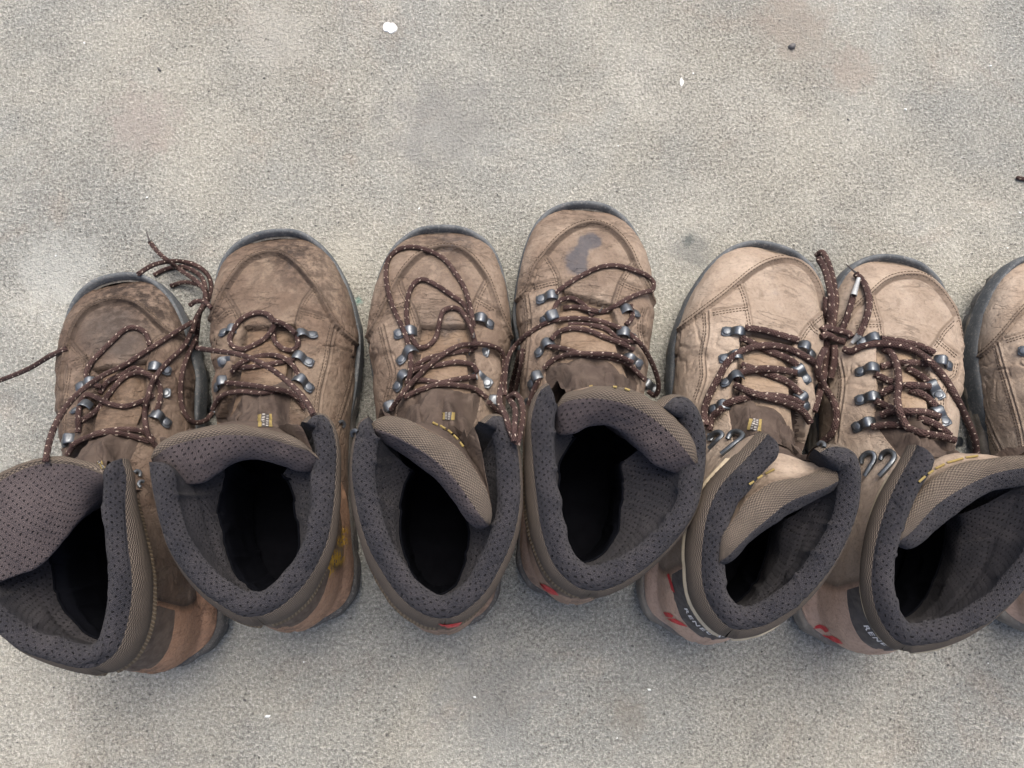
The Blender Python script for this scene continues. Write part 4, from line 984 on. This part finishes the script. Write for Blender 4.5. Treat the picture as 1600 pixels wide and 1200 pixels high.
# laces: laid strand by strand, each later strand riding over the earlier ones
for bi, S in SURF.items():
    bd = S['bd']; r = .00246 if bd['tone'] == 'light' else .00180
    if not bd['laces']: continue
    acc = Acc()
    for pxs in bd['laces']:
        W, D = lay(pxs, r); nW = len(W); rr = np.full(nW, r)*(1+.05*vnoise(W, 300, 3)); V, F2, U = tube(to_root(S, W), rr, 12); acc.add(V, F2, U)
        for e in (0, -1):                                  # rounded cord ends
            c = to_root(S, W[[e]])[0]; ring = V.reshape(nW, 13, 3)[e]; acc.add(np.vstack([ring, c+(ring-c)*.5, c[None]+0*ring]), gridF(3, 13), np.tile(U.reshape(nW, 13, 2)[e], (3, 1)))
    V, F2, U = acc.get(); lo = link("lace", mesh_from("lace", V, F2, MAT['lace'], uv=U), S['root'])
    for a, b in bd.get('aglets', []):
        W, D = lay([a, b], .0012); LACED.pop(); V, F2, U = tube(to_root(S, W-D*.0008), np.linspace(.0023, .0014, len(W)), 10); link("aglet", mesh_from("aglet", V, F2, MAT['aglet'], uv=U), lo)
    for a, b in bd['frays']:
        W, D = lay([a, b], .0006); LACED.pop(); V, F2, U = tube(to_root(S, W-D*.001), np.linspace(.0009, .0004, len(W)), 6); link("frayed_tip", mesh_from("frayed_tip", V, F2, MAT['strap'], uv=U), lo)
# print on the heels: lettering runs round the strap towards the back of the heel
def strap_text(bi, txt, start_px, height=.0062, base_row=-8):
    S = SURF[bi]; P2, fr = S['P'], S['fr']; rr = NT_+NF_-1+base_row
    pp = proj(fr.w(P2[rr])); half = NC_//2; c0 = int(np.argmin(np.hypot(*(pp[:half]-np.array(start_px)).T)))
    cols = np.r_[np.arange(c0, 0, -1), np.arange(NC_-2, half, -1)]
    cu = bpy.data.curves.new("heel_lettering", 'FONT'); cu.body = txt; cu.size = 1.0; cu.shear = .2; cu.offset = .026; cu.resolution_u = 3; cu.space_character = 1.25
    o = bpy.data.objects.new("heel_lettering", cu); COL.objects.link(o); bpy.context.view_layer.update()
    me = bpy.data.meshes.new_from_object(o.evaluated_get(bpy.context.evaluated_depsgraph_get())); bpy.data.objects.remove(o)
    v = np.zeros(len(me.vertices)*3); me.vertices.foreach_get("co", v); v = v.reshape(-1, 3)
    b0, b1 = P2[rr, cols], P2[rr+8, cols]; s = arclen(b0); u = v[:, 0]*height*1.15; hgt = 8*height/np.linalg.norm(b1-b0, axis=1)
    f = lambda Q: np.stack([np.interp(u, s, Q[:, j]) for j in range(3)], 1)
    rq = rr + v[:, 1]*np.interp(u, s, hgt); r0 = np.floor(rq).astype(int); fr_ = (rq-r0)[:, None]; W = np.zeros((len(u), 3))
    for r in np.unique(r0):
        m = r0 == r; W[m] = (f(P2[r, cols])*(1-fr_) + f(P2[r+1, cols])*fr_ + f(S['N'][r, cols])*.0006)[m]
    me.vertices.foreach_set("co", W.astype(np.float32).ravel()); me.update(); me.materials.clear(); me.materials.append(MAT['white']); me.name = "heel_lettering"
    link("heel_lettering", me, S['root'])
strap_text(4, "RENEGADE", (1066, 950)); strap_text(5, "RENEGADE", (1331, 986)); strap_text(3, "RENEGADE", (866, 905)); strap_text(2, "RENEGADE", (640, 960))
for bi, poly in ((4, [(1037,956),(1046,957),(1053,962),(1050,965),(1041,963)]), (4, [(1042,966),(1054,966),(1066,972),(1075,979),(1062,976),(1050,971)]), (4, [(1043,898),(1046,896),(1052,914),(1055,926),(1050,922)]),
                 (5, [(1271,982),(1275,977),(1281,975),(1291,979),(1296,986),(1290,988),(1287,984),(1281,981)]), (5, [(1284,991),(1292,993),(1301,993),(1312,999),(1318,1006),(1308,1004),(1296,999)]), (3, [(843,911),(852,913),(866,921),(874,930),(862,928),(850,921)]), (2, [(684,974),(702,975),(722,971),(716,978),(698,981)])):
    patch_on(SURF[bi], SURF[bi]['bvh'], np.array(poly), MAT['red'], "red_emblem")
# woven tongue tabs and yellow embroidery on the tongue leather
for bi, q in ((1, [(404,648),(425,648),(425,668),(403,668)]), (2, [(692,645),(710,645),(709,657),(692,656)]), (4, [(1171,655),(1191,656),(1188,674),(1168,672)]), (0, [(152,721),(161,721),(164,733),(158,734)])):
    q = np.array(q, float); S = SURF[bi]
    def sub_(a, b, c=0., d=1.): e = lambda u, v: (q[0]*(1-u)+q[1]*u)*(1-v)+(q[3]*(1-u)+q[2]*u)*v; return np.array([e(a, c), e(b, c), e(b, d), e(a, d)])
    for a, b, m in ((0, .24, 'yellow'), (.24, .76, 'strap'), (.76, 1, 'yellow')): patch_on(S, GLOBAL, sub_(a, b), MAT[m], "woven_tab", .0006)
    for i in range(5):
        for a in (.30, .54): patch_on(S, GLOBAL, sub_(a, a+.15, i*.2+(.1 if a > .5 else 0), min(1, i*.2+.11+(.1 if a > .5 else 0))), MAT['tagw'], "woven_tab", .0009)
for bi, runs in ((4, [[(1196,740),(1210,733)],[(1183,748),(1191,743)],[(1171,757),(1178,752)]]), (5, [[(1436,753),(1446,744)],[(1450,741),(1458,735)],[(1462,732),(1476,725)],[(1480,723),(1505,716)],[(1509,715),(1528,712)]]),
                 (2, [[(676,660),(684,664)],[(688,665),(696,670)],[(700,672),(706,677)],[(709,680),(716,687)],[(719,691),(724,698)]]), (3, [[(921,604),(926,603)],[(958,604),(964,605)],[(976,607),(984,610)]])):
    acc = Acc()
    for rn in runs:
        W, D = lay([rn[0], ((rn[0][0]+rn[1][0])/2, (rn[0][1]+rn[1][1])/2), rn[1]], .0008); LACED.pop(); V, F2, U = tube(to_root(SURF[bi], W), .0007, 8); acc.add(V, F2, U)
    V, F2, U = acc.get(); link("embroidery", mesh_from("embroidery", V, F2, MAT['yellow'], uv=U), SURF[bi]['root'])
# ------------------------------------------------------------------ small things on the ground
def ground_thing(name, V, F, mat, label, cat, at, smooth=False):
    o = link(name, mesh_from(name, V, F, mat, smooth=smooth), None, label=label, category=cat); o.location = at; return o
def flake(px, rx, ry, n, seed, hgt=.0009):
    rnd = np.random.RandomState(seed); a = np.linspace(0, 2*np.pi, n+1)[:-1]; rr = 1+.16*rnd.randn(n); c = unproj([px], 0)[0]
    q = np.c_[rx*rr*np.cos(a), ry*rr*np.sin(a), 0*a]; V = np.vstack([q, q*.93+[0, 0, hgt], [[0, 0, hgt*1.05]]])
    F = [[i, (i+1) % n, n+(i+1) % n, n+i] for i in range(n)] + [[n+i, n+(i+1) % n, 2*n] for i in range(n)]; return V, F, tuple(c)
V, F, c = flake((608, 43), .0056, .0054, 14, 3); ground_thing("paint_flake", V, F, MAT['chip'], "round white paint fleck on the concrete near the top edge", "paint fleck", c)
V, F, c = flake((1065, 129), .0016, .0032, 7, 5); ground_thing("paint_flake", V, F, MAT['chip'], "small narrow white chip on the concrete above the tan boots", "paint fleck", c)
V, F, c = flake((1237, 73), .0026, .0024, 10, 8, .0028); ground_thing("pebble", V, F, MAT['pebble'], "small dark pebble on the concrete near the top edge", "pebble", c, True)
pp = unproj(catmull([(1588,277),(1596,279),(1612,281),(1640,276),(1680,290)], 8), .0018); fr7 = Frame(pp[0], 0)
V, F, U = tube(fr7.l(pp), np.clip(np.linspace(.0010, .012, len(pp)), .001, .0017), 10); o = link("lace_tip", mesh_from("lace_tip", V, F, MAT['lace'], uv=U), None, label="dark lace tip poking in over the concrete from the right edge", category="shoelace"); o.location = fr7.o

rg = np.random.RandomState(11)
for nm, mt, cnt, zz in (("pale_grit", MAT['chip'], 36, .0004), ("dark_grit", MAT['pebble'], 160, .0005)):
    acc = Acc()
    for _ in range(cnt):
        p = unproj([(rg.uniform(-60, 1660), rg.uniform(-40, 1240))], 0)[0]; s_ = rg.uniform(.0003, .00075)*(1.6 if rg.rand() < .08 else 1); X = rg.randn(3)*s_*.25+[s_, 0, 0]; Y = rg.randn(3)*s_*.25+[0, s_*rg.uniform(.5, 1), 0]
        acc.add(boxv(p+[0, 0, s_*.5], X, Y, np.array([0, 0, s_*.6])), BOXF)
    V, F, U = acc.get(); link(nm, mesh_from(nm, V, F, mt, smooth=True), None, kind='stuff', label="tiny loose "+("pale" if nm[0] == 'p' else "dark")+" grit scattered over the concrete", category="grit")
